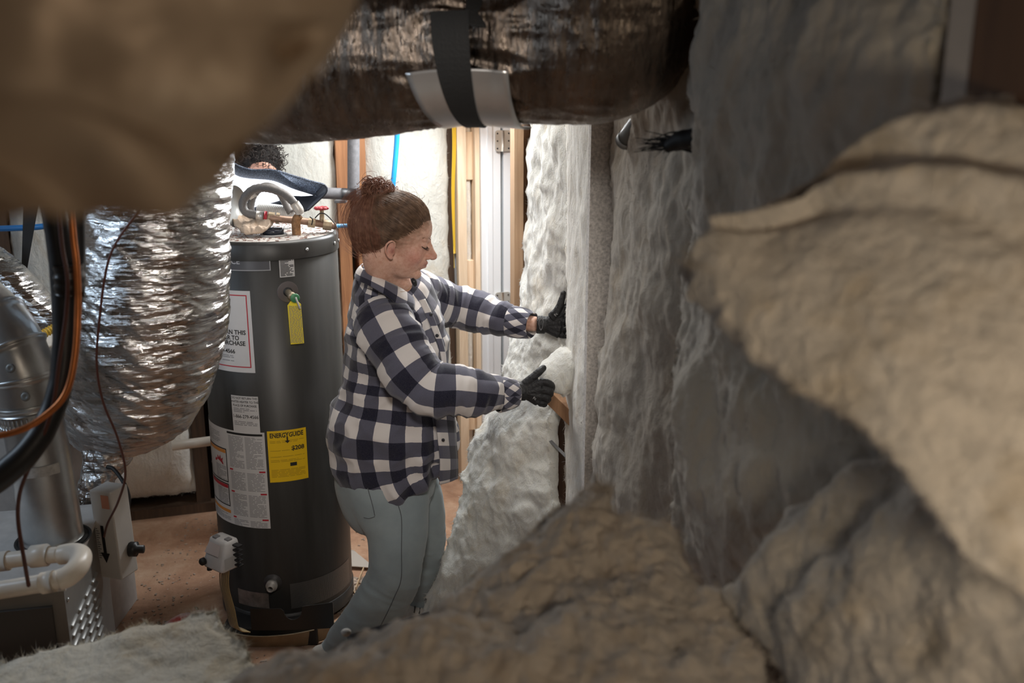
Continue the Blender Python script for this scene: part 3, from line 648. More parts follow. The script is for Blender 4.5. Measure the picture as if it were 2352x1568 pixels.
obj('pipe', tube([at(150, 1326, 2.04), at(80, 1342, 2.03), at(-60, 1364, 2.03)], .0205, 24, 10), M['pvc'], pv)
obj('coupling', tube([at(125, 1334, 2.032), at(98, 1339, 2.032)], .0245, 24), M['pvc'], pv)

# black line set with orange copper
ls = thing('refrigerant_lines', 'black foam-covered lines bound with orange copper tubing sweeping down at the left edge', 'pipe', at(150, 800, 2.0))
obj('foam_tube', tube([at(112, 430, 2.0), at(138, 560, 2.0), at(150, 680, 2.0), at(148, 800, 1.98), at(135, 900, 1.96), at(98, 990, 1.93), at(40, 1062, 1.9), at(-40, 1120, 1.88), at(-120, 1160, 1.88)], [.024, .026, .027, .024, .024, .025, .027, .029, .03], 28, 60, disp=lambda X, L, th: .0015*fbm(X*40, 5, 3)), M['blackr'], ls)
obj('foam_tube', tube([at(172, 430, 2.05), at(178, 560, 2.05), at(176, 650, 2.03), at(170, 720, 2.02), at(160, 820, 2.01), at(148, 880, 2.0)], [.018, .016, .017, .014, .012, .01], 20, 40), M['blackr'], ls)
M['copper'] = plain('orange_copper', (.62, .20, .06), .35, .6, var=.2, vs=30)
M['brownw'] = plain('brown_wire', (.10, .035, .025), .4)
obj('copper_tube', tube([at(160, 430, 1.97), at(168, 540, 1.96), at(176, 610, 1.955), at(179, 700, 1.95), at(172, 820, 1.93), at(150, 905, 1.91), at(100, 957, 1.89), at(40, 990, 1.87), at(-60, 1010, 1.86)], .0068, 12, 70), M['copper'], ls)
obj('copper_tube', tube([at(130, 430, 1.96), at(142, 560, 1.955), at(155, 640, 1.95), at(152, 720, 1.95), at(136, 830, 1.935), at(122, 930, 1.92), at(92, 1020, 1.91), at(60, 1090, 1.92), at(44, 1140, 1.94), at(42, 1200, 1.95), at(58, 1300, 1.95), at(66, 1345, 1.97)], .0042, 10, 90), M['brownw'], ls)
obj('tape_wrap', tube([at(156, 606, 1.99), at(160, 640, 1.99), at(160, 676, 1.99)], [.0305, .033, .031], 28, 12, ell=(.9, 1.0), disp=lambda X, L, th: .0015*np.sin(L*300)), plain('black_tape', (.02, .018, .017), .3), ls)
obj('zip_tie', tube([at(178, 678, 1.97), at(196, 674, 1.97)], .005, 8), M['black'], ls)
tw = thing('thermostat_wire', 'thin dark brown wire curving down in front of the silver duct', 'wire', at(240, 1230, 2.35))
obj('wire', tube([at(330, 470, 2.3), at(268, 555, 2.3), at(244, 620, 2.3), at(230, 720, 2.32), at(222, 830, 2.33), at(236, 920, 2.34), at(270, 1005, 2.36), at(288, 1085, 2.38), at(272, 1150, 2.42), at(248, 1200, 2.5), at(239, 1232, 2.56)], .0031, 8, 90), M['brownw'], tw)
bc = thing('power_cord', 'short black cord arching from the foil boot to the white control box', 'cord', at(290, 1170, 2.68))
obj('cord', tube([at(246, 1072, 2.75), at(262, 1078, 2.74), at(286, 1112, 2.70), at(296, 1145, 2.68), at(291, 1178, 2.67)], .0058, 10, 30), M['black'], bc)

# cabinet behind, yellow tube, small foil duct
zc = at(80, 738, 3.45)[2]+.4
pb = thing('plenum_box', 'dusty white box behind the vent pipe at left, yellow tube lying on it', 'box', (at(60, 780, 3.2)[0], 3.3, 0))
obj('casing', box((at(60, 780, 3.2)[0]-.30, 3.3, zc/2-.2), (.9, .42, zc-.4), bev=.004), M['cab_white'], pb, False)
obj('lid', box((at(60, 780, 3.2)[0]-.30, 3.3, zc-.40+.0), (.92, .44, .01), bev=.002), plain('lid_white', (.70, .66, .60), .6, var=.1, vs=20), pb, False)
yt = thing('corrugated_tube', 'yellow corrugated tube between the vent pipe and the black lines', 'tube', at(90, 770, 3.05))
Q = spline(np.array([at(20, 790, 3.0), at(60, 776, 3.03), at(95, 768, 3.06), at(135, 748, 3.1), at(175, 735, 3.12), at(222, 748, 3.2)]), 150)
obj('tube', tube(Q, .0135+.002*np.sin(np.arange(150)*1.35), 16), plain('yellow_plastic', (.72, .44, .04), .4), yt)
bs_ = thing('hanging_strap', 'black tapering strap hanging in front of the far-left batts', 'strap', at(56, 690, 3.6))
V = np.array([at(66, 60, 3.7), at(160, 60, 3.7), at(47, 690, 3.7), at(50, 690, 3.7), at(66, 60, 3.704), at(160, 60, 3.704), at(47, 690, 3.704), at(50, 690, 3.704)])
obj('webbing', (V, [(0, 2, 3, 1), (4, 5, 7, 6), (0, 1, 5, 4), (1, 3, 7, 5), (3, 2, 6, 7), (2, 0, 4, 6)]), M['black'], bs_, False)
single('water_pipe', tube([at(-80, 527, 3.9), at(75, 522, 3.9), at(120, 515, 3.92)], .012, 16, 10), plain('pex_blue', (.03, .20, .55), .35), 'blue plastic water pipe running level at the left edge', 'pipe')
single('drain_pipe', tube([wb(bx(395, 990), at(395, 990, 4.4)[2], .10), wb(bx(560, 985), at(560, 985, 4.4)[2], .10)], .022, 20), M['pvc'], 'white pipe running level low behind the water heater', 'pipe')

# ================================================================= WATER HEATER
HX, HY, HR, HH = -.868, 3.5, .245, 1.447
n0 = -np.array([HX, HY])/math.hypot(HX, HY); t0 = np.array([-n0[1], n0[0]])
def cyl(phi, z, dr=0.0):
    p = (n0*math.cos(phi)+t0*math.sin(phi))*(HR+dr); return np.array([HX+p[0], HY+p[1], z])
def hit(px, py):
    a = (px-1176)/F; bb = (784-py)/F; d = np.array([a, CT+bb*ST, -ST+bb*CT])
    A = d[0]**2+d[1]**2; B = -2*(d[0]*HX+d[1]*HY); Cc = HX*HX+HY*HY-HR*HR; D = B*B-4*A*Cc
    k = (-B-math.sqrt(max(D, 0)))/(2*A); P = C0+d*k; q = (P[:2]-np.array([HX, HY]))/HR
    return math.atan2(np.dot(q, t0), np.dot(q, n0)), P[2]
wh = thing('water_heater', 'tall dark grey cylindrical gas water heater covered in white and yellow labels', 'water heater', (HX, HY, 0))
hm, t, b = nodes('heater_grey_enamel'); co = coords(t)
bs2 = ramp(t, [(.35, (.024, .023, .021)), (.7, (.040, .038, .036))], noise(t, coords(t, (6, 6, .6)), 3, 6))
t.links.new(bs2, b.inputs['Base Color']); b.inputs['Roughness'].default_value = .42; b.inputs['Metallic'].default_value = 0; b.inputs['Specular IOR Level'].default_value = .4
zb = .07
obj('tank', lathe((HX, HY, 0), [(HR, zb), (HR, HH-.055), (HR-.004, HH-.052)], 96, cap=False), hm, wh)
obj('base_ring', lathe((HX, HY, 0), [(HR+.004, .03), (HR+.004, zb+.01), (HR, zb+.012)], 96, cap=False), hm, wh)
dm, t, b = nodes('dusty_lid'); co = coords(t)
base = ramp(t, [(.35, (.30, .28, .26)), (.6, (.60, .57, .53))], noise(t, co, 9, 6)); base = mix(t, base, (.25, .12, .09), ramp(t, [(.55, (0, 0, 0)), (.62, (1, 1, 1))], noise(t, co, 60, 6, .75)))
t.links.new(base, b.inputs['Base Color']); b.inputs['Roughness'].default_value = .85
obj('lid', lathe((HX, HY, 0), [(HR+.005, HH-.062), (HR+.005, HH-.012), (HR-.002, HH-.003), (HR-.012, HH)], 96, cap=False), hm, wh)
obj('lid_top', lathe((HX, HY, 0), [(HR-.004, HH-.004), (HR-.012, HH+.0003), (HR-.02, HH+.0008)], 96), dm, wh, label='dusty lid top')
for ph in (-38, 31, 66, 80):
    c_ = cyl(math.radians(ph), HH-.034, .005); n_ = c_-np.array([HX, HY, HH-.034])
    obj('screw', lathe(c_, [(.006, 0), (.006, .003), (.003, .005)], 12, n_), M['galv'], wh)
def patch(ph0, ph1, z0, z1, dr=.0012, n=24):
    a = np.linspace(ph0, ph1, n); V = np.array([cyl(q, z, dr) for z in (z0, z1) for q in a]); return V, [(j, j+1, n+j+1, n+j) for j in range(n-1)]
def text2d(s, size=1.0, bold=0.0, align='CENTER'):
    cu = bpy.data.curves.new('t', 'FONT'); cu.body = s; cu.size = size; cu.align_x = align; cu.align_y = 'CENTER'; cu.offset = bold; cu.resolution_u = 3
    o = bpy.data.objects.new('t', cu); COL.objects.link(o); dg = bpy.context.evaluated_depsgraph_get(); dg.update(); me = o.evaluated_get(dg).to_mesh()
    V = np.array([tuple(v.co) for v in me.vertices]); Fc = [tuple(p.vertices) for p in me.polygons]
    bpy.data.objects.remove(o); bpy.data.curves.remove(cu); return V, Fc
def wrap(V, phc, zc_, dr=.0022): return np.array([cyl(phc+v[0]/HR, zc_+v[1], dr) for v in V])
def wtext(s, phc, zc_, size, bold=0, sx=1.0, align='CENTER'):
    V, Fc = text2d(s, size, bold, align); V = V*np.array([sx, 1, 1]); return wrap(V, phc, zc_), Fc
M['paper'] = plain('label_white', (.56, .55, .55), .55, var=.04)
M['ink'] = plain('label_ink', (.015, .015, .015), .6)
M['inkg'] = plain('fine_ink', (.20, .20, .21), .7)
M['red'] = plain('label_red', (.42, .015, .03), .5)
M['yel'] = plain('label_yellow', (.78, .50, .01), .5)
M['ora'] = plain('label_orange', (.62, .24, .04), .5)
rr = random.Random(3)
def fine(ph0, ph1, z0, z1, step=.0058, hgt=.0022, col2=None):
    L = []; z = z0
    while z > z1:
        e = ph0+(ph1-ph0)*(1 if rr.random() < .75 else rr.uniform(.4, .9)); a = ph0
        while a < e:
            wd_ = rr.uniform(.012, .04)/HR*1.0; b_ = min(a+wd_, e); L.append(patch(a, b_, z, z-hgt, .0020, 3)); a = b_+.0035/HR
        z -= step
    return join(*(L or [patch(ph0, ph0+.02, z0, z0-.002, .002, 3)]))
def frame(ph0, ph1, z0, z1, wd_, dr=.0021):
    wa = wd_/HR; return join(patch(ph0, ph1, z0, z0-wd_, dr), patch(ph0, ph1, z1+wd_, z1, dr), patch(ph0, ph0+wa, z0, z1, dr, 3), patch(ph1-wa, ph1, z0, z1, dr, 3))
# stop sticker
pr, zt = hit(574, 668); _, zb2 = hit(577, 856); pl0 = pr-math.radians(61); pc = (pr+pl0)/2
s1 = obj('warning_sticker', patch(pl0, pr, zt, zb2), M['paper'], wh, label='white warning sticker with red border and red octagon')
obj('border', frame(pl0+.03, pr-.05, zt-.014, zb2+.018, .0035), M['red'], s1)
oc = [(math.cos(math.radians(22.5+45*k)), math.sin(math.radians(22.5+45*k))) for k in range(8)]
zo = hit(530, 722)[1]
V = np.array([(0, 0, 0)]+[(x*.042, y*.042, 0) for x, y in oc]); obj('octagon', (wrap(V, pc, zo, .0022), [(0, i+1, (i+1) % 8+1) for i in range(8)]), M['red'], s1)
V, Fc = text2d('STOP', .026, .0006); obj('lettering', (wrap(V, pc, zo, .0032), Fc), M['paper'], s1)
z1_, z2_, z3_, z4_ = hit(530, 762)[1], hit(530, 775)[1], hit(530, 787)[1], hit(530, 806)[1]
for tx_ in (wtext('DO NOT RETURN THIS', pc, z1_, .0215, .0005, .95), wtext('WATER HEATER TO', pc-.03, z2_, .0215, .0005, .92), wtext('PLACE OF PURCHASE', pc+.02, z3_, .0215, .0005, .95), wtext('1-866-279-4566', pc, z4_, .0195, .0004)): obj('lettering', tx_, M['ink'], s1)
obj('fine_print', join(fine(pl0+.12, pr-.16, z3_-.016, z4_+.014, .006), fine(pl0+.2, pr-.3, z4_-.014, z4_-.035, .006)), M['inkg'], s1, kind='stuff')
# name plate
pr, za = hit(620, 590); _, zb3 = hit(619, 621); pm = math.radians(-58)
s2 = obj('name_plate', patch(math.radians(-112), pr, za, zb3), plain('plate_grey', (.10, .10, .11), .35, .3), wh, label='dark grey name plate')
obj('border', frame(math.radians(-112), pr, za, zb3, .003), plain('plate_edge', (.32, .32, .33), .4), s2)
obj('lettering', wtext('PERFORMANCE', hit(551, 600)[0], (za+zb3)/2+.008, .026, .0003, 1, 'RIGHT'), plain('plate_letters', (.42, .43, .46), .4), s2)
# small text label
a0, za = hit(640, 590); a1, zb4 = hit(677, 634)
s3 = obj('notice_label', patch(a0, a1, za, zb4), M['paper'], wh, label='small white printed notice')
obj('fine_print', fine(a0+.012, a1-.012, za-.004, zb4+.003, .0042, .0024), M['ink'], s3, kind='stuff')
# relief valve and yellow tag
a0, zv = hit(661, 670); cv = cyl(a0, zv); nv_ = (cv-np.array([HX, HY, zv]))/HR
obj('collar_disc', lathe(cyl(a0, zv, -.002), [(.036, 0), (.036, .0025), (.034, .003)], 32, nv_), plain('collar', (.10, .085, .085), .5), wh)
obj('recess', lathe(cyl(a0, zv, .001), [(.016, 0), (.016, .0012)], 24, nv_), M['black'], wh)
vb = obj('relief_valve', lathe(cyl(a0, zv, -.005), [(.011, 0), (.011, .03), (.013, .031), (.013, .045), (.006, .046)], 20, nv_+np.array([.15, 0, -.25])), plain('brass_dull', (.42, .34, .24), .45, .6), wh)
ce = cyl(a0, zv, .047)+np.array([.010, 0, -.012])
obj('green_cap', lathe(ce, [(.0145, 0), (.0155, .002), (.0155, .005), (.013, .007)], 20, nv_), plain('green_plastic', (.06, .22, .10), .5, var=.2, vs=80), vb)
obj('lever', bar(ce+nv_*.010+(0, 0, .004), ce+nv_*.014+(.012, 0, -.034), .006, .003, bev=.001), plain('lever_steel', (.55, .52, .5), .4, .5), vb)
tb = cyl(a0+.035, 0, .035)
tx = lambda x, z: np.array([tb[0]+x, tb[1], z])
z_t, z_b = hit(668, 690)[1], hit(670, 787)[1]
sx_ = sc(668, 740, 3.2)
pt = [(-.021, z_b+.0015), (.034, z_b+.006), (.030, z_t-.006), (.016, z_t+.006), (-.012, z_t+.004), (-.025, z_t-.010)]
pt = [(x*.82-.002, z) for x, z in pt]; n_ = len(pt)
V = np.array([tx(x, z)+np.array([0, dy, 0]) for dy in (0, .0015) for x, z in pt])
tg = obj('warning_tag', (V, [tuple(range(n_)), tuple(range(2*n_-1, n_-1, -1))]+[(i, i+n_, (i+1) % n_+n_, (i+1) % n_) for i in range(n_)]), plain('tag_yellow', (.80, .62, .03), .45), wh, False, label='yellow warning tag hanging from the relief valve')
L = []
zz = z_t-.012
while zz > z_b+.008:
    x = -.018
    while x < .023:
        w_ = rr.uniform(.004, .012); w_ = min(w_, .024-x); q = np.array([tx(x, zz), tx(x+w_, zz), tx(x+w_, zz-.002), tx(x, zz-.002)])+np.array([0, -.0012, 0]); L.append((q, [(0, 3, 2, 1)])); x += w_+.0018
    zz -= .0043
obj('fine_print', join(*L), M['inkg'], tg, kind='stuff')
# upper printed sticker
a0, za = hit(531, 906); a1, zb5 = hit(598, 991)
s4 = obj('phone_sticker', patch(a0, a1, za, zb5-.01), M['paper'], wh, label='white sticker with a telephone number')
am = (a0+a1)/2
for tx_ in [wtext(s_, am, hit(565, y_)[1], .0115, .0001, .80) for s_, y_ in (('DO NOT RETURN THIS', 915), ('WATER HEATER TO THE', 923.5), ('PLACE OF PURCHASE', 932))]+[wtext('1-866-279-4566', am, hit(565, 957)[1], .0175, .0001, .85)]: obj('lettering', tx_, M['ink'], s4)
obj('fine_print', join(fine(a0+.03, a1-.03, hit(565, 938)[1], hit(565, 947)[1]), fine(a0+.03, a1-.03, hit(565, 968)[1], hit(565, 978)[1])), M['inkg'], s4, kind='stuff')
# big instruction label
a0 = math.radians(-104); a1, zb6 = hit(622, 1213); za = hit(608, 993)[1]; ad = hit(528, 1100)[0]
s5 = obj('instruction_label', patch(a0, a1, za, zb6, .0014, 40), M['paper'], wh, label='large white instruction label with warning panels')
obj('heading_bar', patch(ad+.02, a1-.03, za-.006, za-.014, .0022), M['ink'], s5)
zr = [hit(600, y_)[1] for y_ in (1082, 1133, 1192)]
L = []
for z_ in zr: L += [patch(ad+.03, ad+.09, z_, z_-.006, .0022, 4), patch(a1-.11, a1-.02, z_, z_-.006, .0022, 4)]
for vf_ in L: obj('red_bar', vf_, M['red'], s5)
L = []
segs = [za-.02]+[z_-.010 for z_ in zr]+[zb6+.004]
for i in range(4):
    top_ = segs[i]; bot_ = (zr[i]+.004) if i < 3 else segs[4]; mid_ = (ad+a1)/2
    if top_-bot_ > .008: L += [fine(ad+.04, mid_-.015, top_, bot_, .005, .002), fine(mid_+.015, a1-.04, top_, bot_, .005, .002)]
obj('fine_print', join(*L), M['inkg'], s5, kind='stuff')
for k, (yt_, yb_, colr) in enumerate(((1030, 1105, 'ora'), (1108, 1158, 'red'))):
    zt_, zb_ = hit(520, yt_)[1], hit(520, yb_)[1]; al = math.radians(-80)
    fr_ = obj('warning_panel', frame(al, ad-.02, zt_, zb_, .004), M['ink'], s5)
    obj('panel_bar', patch(al+.02, ad-.04, zt_-.005, zt_-.018, .0022), M[colr], fr_)
    obj('panel_print', fine(al+.25, ad-.05, zt_-.024-(.045 if k == 0 else 0), zb_+.008, .005, .002), M['inkg'], fr_, kind='stuff')
    if k == 0:
        fl2 = [(-.03, 0), (.028, -.004), (.022, .010), (.026, .022), (.014, .014), (.010, .030), (.002, .016), (-.008, .026), (-.012, .010), (-.024, .012)]
        obj('flame_mark', (wrap(np.array([(x, y, 0) for x, y in fl2]), ad-.22, zt_-.060, .0024), [tuple(range(len(fl2)))]), M['red'], fr_)
zt_ = hit(520, 1166)[1]; obj('orange_bar', patch(math.radians(-80), ad-.02, zt_, zt_-.012, .0022), M['ora'], s5)
obj('fine_print', join(fine(math.radians(-78), ad-.03, zt_-.018, zb6+.01, .005, .002), fine(math.radians(-80), ad-.15, za-.02, za-.06, .006, .002)), M['inkg'], s5, kind='stuff')
# energy guide
a0, za = hit(613, 990); a1, zb7 = hit(708, 1096)
s6 = obj('energy_label', patch(a0, a1, za, zb7, .0026), M['yel'], wh, label='bright yellow energy guide label')
am = (a0+a1)/2; W_ = (a1-a0)*HR
def w3(vf): 
    return vf
def ytext(s_, ph, z_, size, bold=0, sx=1, align='CENTER'):
    V, Fc = text2d(s_, size, bold, align); V = V*np.array([sx, 1, 1]); return wrap(V, ph, z_, .0036), Fc
zl = hit(660, 998)[1]
for tx_ in (ytext('ENERG', am-.022, zl, .0225, .0006, .76, 'RIGHT'), ytext('GUIDE', am+.024, zl, .0225, .0006, .76, 'LEFT'), ytext('Y', am-.001, zl, .025, .0006, .7), ytext('$208', a1-.04, hit(690, 1025)[1], .022, .0006, 1, 'RIGHT')): obj('lettering', tx_, M['ink'], s6)
def ypatch(x0, x1, z0, z1): return patch(am+x0/HR, am+x1/HR, z0, z1, .0036, 4)
ar = np.array([(-.0025, 0, 0), (.0025, 0, 0), (.0025, -.014, 0), (.009, -.014, 0), (0, -.024, 0), (-.009, -.014, 0), (-.0025, -.014, 0)])
obj('arrow_mark', (wrap(ar, am, zl-.006, .0036), [tuple(range(7))]), M['ink'], s6)
obj('black_bar', ypatch(.005, .028, hit(675, 1060)[1], hit(675, 1068)[1]), M['ink'], s6)
ik = plain('yellow_ink', (.35, .22, .01), .6)
L = [fine(a0+.03, a1-.04, hit(660, y_)[1], hit(660, y_+h_)[1], .0052, .0015) for y_, h_ in ((991, 1), (1010, 4), (1032, 2), (1046, 3), (1054, 5), (1076, 17))]
V, Fc = join(*L); V = V.copy(); V[:, :2] = np.array([HX, HY])+(V[:, :2]-np.array([HX, HY]))*((HR+.0036)/(HR+.0020))
obj('fine_print', (V, Fc), ik, s6, kind='stuff')
# gas valve
gvx = hit(507, 1270); ag = math.radians(-50); cz = gvx[1]
ng = np.array([*(n0*math.cos(ag)+t0*math.sin(ag)), 0]); tg_ = np.array([-ng[1], ng[0], 0]); Rg = np.stack([tg_, -ng, np.array([0, 0, 1.])], 1)
gc = at(508, 1268, 3.10)
vm = plain('valve_white', (.58, .57, .57), .45, var=.05, vs=40)
prof = [(-.056, -.045), (.056, -.045), (.056, .02), (.035, .05), (-.035, .05), (-.056, .02)]
def rpt(x, y, z): return gc+Rg @ np.array([x, y, z])
V, Fc = box((0, 0, 0), (.108, .085, .105), None, .012)
V = V.copy(); tz = V[:, 2] > .02; V[tz & (V[:, 1] < 0), 1] += .028; V[tz, 0] *= .86
gv = obj('gas_valve', (gc+V @ Rg.T, Fc), vm, wh, True, label='white plastic gas control valve')
obj('rating_sticker', (np.array([rpt(x, y-.002, z) for x, y, z in ((-.036, -.0385, .008), (.036, -.0385, .008), (.030, -.0205, .042), (-.030, -.0205, .042))]), [(0, 1, 2, 3)]), plain('sticker_pink', (.50, .44, .43), .5), gv, False)
obj('knob', lathe(rpt(-.042, -.04, -.028), [(.013, 0), (.013, .012), (.009, .016)], 18, -Rg[:, 1]), M['black'], gv)
obj('port', lathe(rpt(-.030, -.03, -.052), [(.009, 0), (.009, -.010)], 14), M['black'], gv)
obj('clip', box(rpt(-.02, -.0, .053), (.02, .02, .008), Rg, .002), M['inkg'], gv, False); obj('clip', box(rpt(.03, .01, .053), (.02, .02, .008), Rg, .002), M['inkg'], gv, False)
for k in range(5): obj('cooling_fin', box(rpt(.064, .02, -.035+.018*k), (.03, .02, .006), Rg, .001), M['black'], gv, False)
obj('qr_free_sticker', (np.array([rpt(.0545, y, z) for y, z in ((-.03, -.04), (.02, -.04), (.02, .0), (-.03, .0))]), [(0, 1, 2, 3)]), plain('side_sticker', (.45, .45, .45), .5), gv, False)
bpy.data.objects['qr_free_sticker'].name = 'side_sticker'
for k in range(6):
    x = -.01+.009*k
    obj('gas_tube', tube([rpt(x, .0, -.05), rpt(x-.004, -.004, -.12), rpt(x+.012, .0, -.2), rpt(x+.03, .0, -.27), rpt(x+.05, .03, -.29)], ( .0024), 7, 24), plain('tube_dull%d' % k, (.30+.03*k, .24+.02*k, .17), .4, .5), gv)
# drain valve
ad_, zd = hit(627, 1338); nd = np.array([*(n0*math.cos(ad_)+t0*math.sin(ad_)), 0])
obj('collar_disc', lathe(cyl(ad_, zd, -.002), [(.034, 0), (.034, .003)], 28, nd), plain('collar_dark', (.05, .045, .045), .5), wh)
dv = obj('drain_valve', lathe(cyl(ad_, zd, 0), [(.016, 0), (.016, .012), (.021, .013), (.021, .028), (.017, .030), (.013, .031), (.013, .048), (.009, .048), (.009, .030)], 24, nd, cap=False), plain('valve_grey', (.42, .40, .38), .4, .3), wh)
# perforated intake band
pf, t, b = nodes('perforated_band'); tc = t.nodes.new('ShaderNodeUVMap'); mp = mk(t, 'ShaderNodeMapping'); mp.inputs['Scale'].default_value = (240, 240, 1); t.links.new(tc.outputs[0], mp.inputs[0])
vo = mk(t, 'ShaderNodeTexVoronoi', Scale=1, Randomness=0); t.links.new(mp.outputs[0], vo.inputs['Vector'])
t.links.new(ramp(t, [(.34, (.02, .02, .02)), (.42, (.16, .155, .15))], vo.outputs['Distance']), b.inputs['Base Color']); b.inputs['Roughness'].default_value = .4; b.inputs['Metallic'].default_value = .3
n = 40; aa = np.linspace(hit(668, 1380)[0], hit(796, 1300)[0]+.1, n); V = np.array([cyl(q, z, .001) for z in (.20, .10) for q in aa]); Fc = [(n+j, n+j+1, j+1, j) for j in range(n-1)]
uvv = []
for f in Fc:
    for i in f: uvv.append(((aa[i % n])*HR, V[i][2]))
obj('vent_mesh', (V, Fc), pf, wh, True, uv=uvv, label='perforated air intake band')
# burner opening, dark skirt
a0 = hit(548, 1360)[0]; a1 = hit(617, 1360)[0]
obj('access_panel', patch(a0, a1, hit(580, 1358)[1], hit(580, 1392)[1], .002), plain('foil_dull_panel', (.26, .22, .19), .4, .6, var=.4, vs=30), wh)
stand = thing('heater_stand', 'black sheet-metal panel with a rounded notch in front of the heater foot', 'stand', (at(655, 1450, 3.17)[0], 3.17, 0))
zt_ = at(640, 1393, 3.18)[2]
pts = [(at(577, 1400, 3.2)[0], zt_), (at(646, 1396, 3.18)[0], zt_+.003)]
Vp = []
xs = np.array([at(px, 1400, 3.17)[0] for px in (575, 600, 625, 645)]); 
lp = [(x, zt_) for x in xs]
cx0, cx1 = at(652, 1400, 3.17)[0], at(692, 1390, 3.17)[0]
arc = [((cx0+cx1)/2-math.cos(q)*(cx1-cx0)/2, zt_-.01-math.sin(q)*.035) for q in np.linspace(0, math.pi, 10)]
rp = [(at(px, 1385, 3.17)[0], zt_+.006+.010*(k/3)) for k, px in enumerate((694, 715, 740, 763))]
top = lp+arc+rp
def spt(x, z, o=0): 
    xm = (x-HX); return np.array([x, 3.185-.0-.10*0+(-.02*math.cos((x-HX)*6))+o, z])
n = len(top); V = np.array([spt(x, z, o) for o in (0, .004) for x, z in top]+[spt(x, .07, o) for o in (0, .004) for x, z in top])
Fc = [(i+1, i, 2*n+i, 2*n+i+1) for i in range(n-1)]+[(n+i, n+i+1, 3*n+i+1, 3*n+i) for i in range(n-1)]+[(i, i+1, n+i+1, n+i) for i in range(n-1)]+[(2*n+i, 3*n+i, 3*n+i+1, 2*n+i+1) for i in range(n-1)]+[(0, n, 3*n, 2*n), (n-1, 3*n-1, 4*n-1, 2*n-1)]
obj('panel', (V, Fc), plain('black_sheet', (.022, .02, .018), .4, .3), stand, False)
obj('foot', join(box((HX, 3.36, .035), (.34, .36, .07), None, .004)), M['black'], stand, False)
# drain pan: beige ring, broken open at the back right
pm_ = plain('pan_beige', (.36, .28, .18), .6, var=.2, vs=20)
n = 80; aa = np.linspace(math.radians(-80), math.radians(42), n); wob = .006*np.sin(aa*7)
V = []; 
for r_p, z_p in ((.345, .055), (.342, .004), (.338, .004), (.341, .055), (.352, .060), (.352, .056)):
    for i, q in enumerate(aa):
        d_ = n0*math.cos(q)+t0*math.sin(q); V.append((HX+d_[0]*(r_p+wob[i]), HY+d_[1]*(r_p+wob[i]), z_p+.006*math.sin(q*5)*(z_p > .01)))
Fc = [(k*n+i, k*n+i+1, ((k+1) % 6)*n+i+1, ((k+1) % 6)*n+i) for k in range(6) for i in range(n-1)]
single('drain_pan', (np.array(V), Fc), pm_, 'low beige drain pan rim on the dirt floor around the heater foot', 'pan')

# things on top of the heater
M['hose'] = plain('braided_hose', (.17, .16, .155), .55, .2, var=.15, vs=200, bmp=.3, bs=300)
M['hose_end'] = plain('hose_ferrule', (.60, .57, .53), .4, .5, var=.15, vs=60)
h1 = thing('flexible_hose', 'grey braided water hose looping in front over the heater top', 'hose', at(681, 535, 3.42))
obj('hose', tube([at(684, 482, 3.42), at(672, 462, 3.42), at(648, 443, 3.42), at(615, 432, 3.42), at(585, 434, 3.42), at(565, 450, 3.42), at(557, 470, 3.42), at(566, 488, 3.42), at(592, 495, 3.42)], .0145, 20, 60, disp=lambda X, L, th: .0007*np.sin(L*1500+th*2)), M['hose'], h1)
obj('ferrule', tube([at(676, 466, 3.42), at(686, 482, 3.42), at(688, 492, 3.42)], [.0165, .017, .014], 20, 10), M['hose_end'], h1)
obj('ferrule', tube([at(590, 495, 3.42), at(606, 497, 3.42)], .0165, 20), M['hose_end'], h1)
h2 = thing('flexible_hose', 'grey braided water hose looping behind the front one on the heater top', 'hose', at(575, 500, 3.58))
obj('hose', tube([at(577, 497, 3.58), at(576, 470, 3.58), at(584, 446, 3.58), at(602, 430, 3.58), at(622, 428, 3.58), at(640, 440, 3.58), at(655, 465, 3.58), at(668, 488, 3.56)], .0135, 20, 50, disp=lambda X, L, th: .0007*np.sin(L*1500+th*2)), M['hose'], h2)
obj('ferrule', tube([at(572, 452, 3.58), at(585, 440, 3.58)], .019, 16), M['hose_end'], h2)
brass = plain('old_brass', (.42, .33, .22), .5, .5, var=.35, vs=50, bmp=.2)
cop = plain('dull_copper', (.34, .22, .16), .5, .5, var=.4, vs=40)
pp = thing('water_piping', 'corroded brass and copper pipe run with red valve wheel on the heater top', 'pipe', at(681, 536, 3.42))
obj('nipple', tube([(at(681, 536, 3.42)[0], 3.42, HH), (at(681, 520, 3.42)[0], 3.42, HH+.05), at(688, 494, 3.42)], [.0155, .0155, .013], 16, 12), plain('rusted_nipple', (.28, .15, .07), .6, .4, var=.5, vs=60), pp)
obj('cross_pipe', tube([at(606, 497, 3.42), at(635, 502, 3.42), at(665, 505, 3.44), at(700, 508, 3.45), at(742, 515, 3.47), at(770, 519, 3.49)], .0125, 18, 24, disp=lambda X, L, th: .001*fbm(X*60, 3, 3)), cop, pp)
for a_, b_, r_x, m_ in ((606, 613, .019, M['red']), (616, 630, .0185, brass), (634, 642, .0195, brass), (708, 724, .0165, brass), (742, 762, .018, brass)):
    obj('fitting', tube([at(a_, 497+(a_-606)*.135, 3.42+(a_-606)*.0003), at(b_, 497+(b_-606)*.135, 3.42+(b_-606)*.0003)], r_x, 8 if m_ is brass else 18), m_, pp, m_ is not brass)
obj('valve_stem', tube([at(740, 512, 3.47), at(739, 482, 3.47)], [.010, .007], 12), brass, pp)
hw = []
cw = at(738, 478, 3.47)
for k in range(8):
    a = 2*math.pi*k/8; hw.append(ellipsoid(cw+np.array([math.cos(a)*.018, math.sin(a)*.018, 0]), (.009, .009, .006), None, 10, 6))
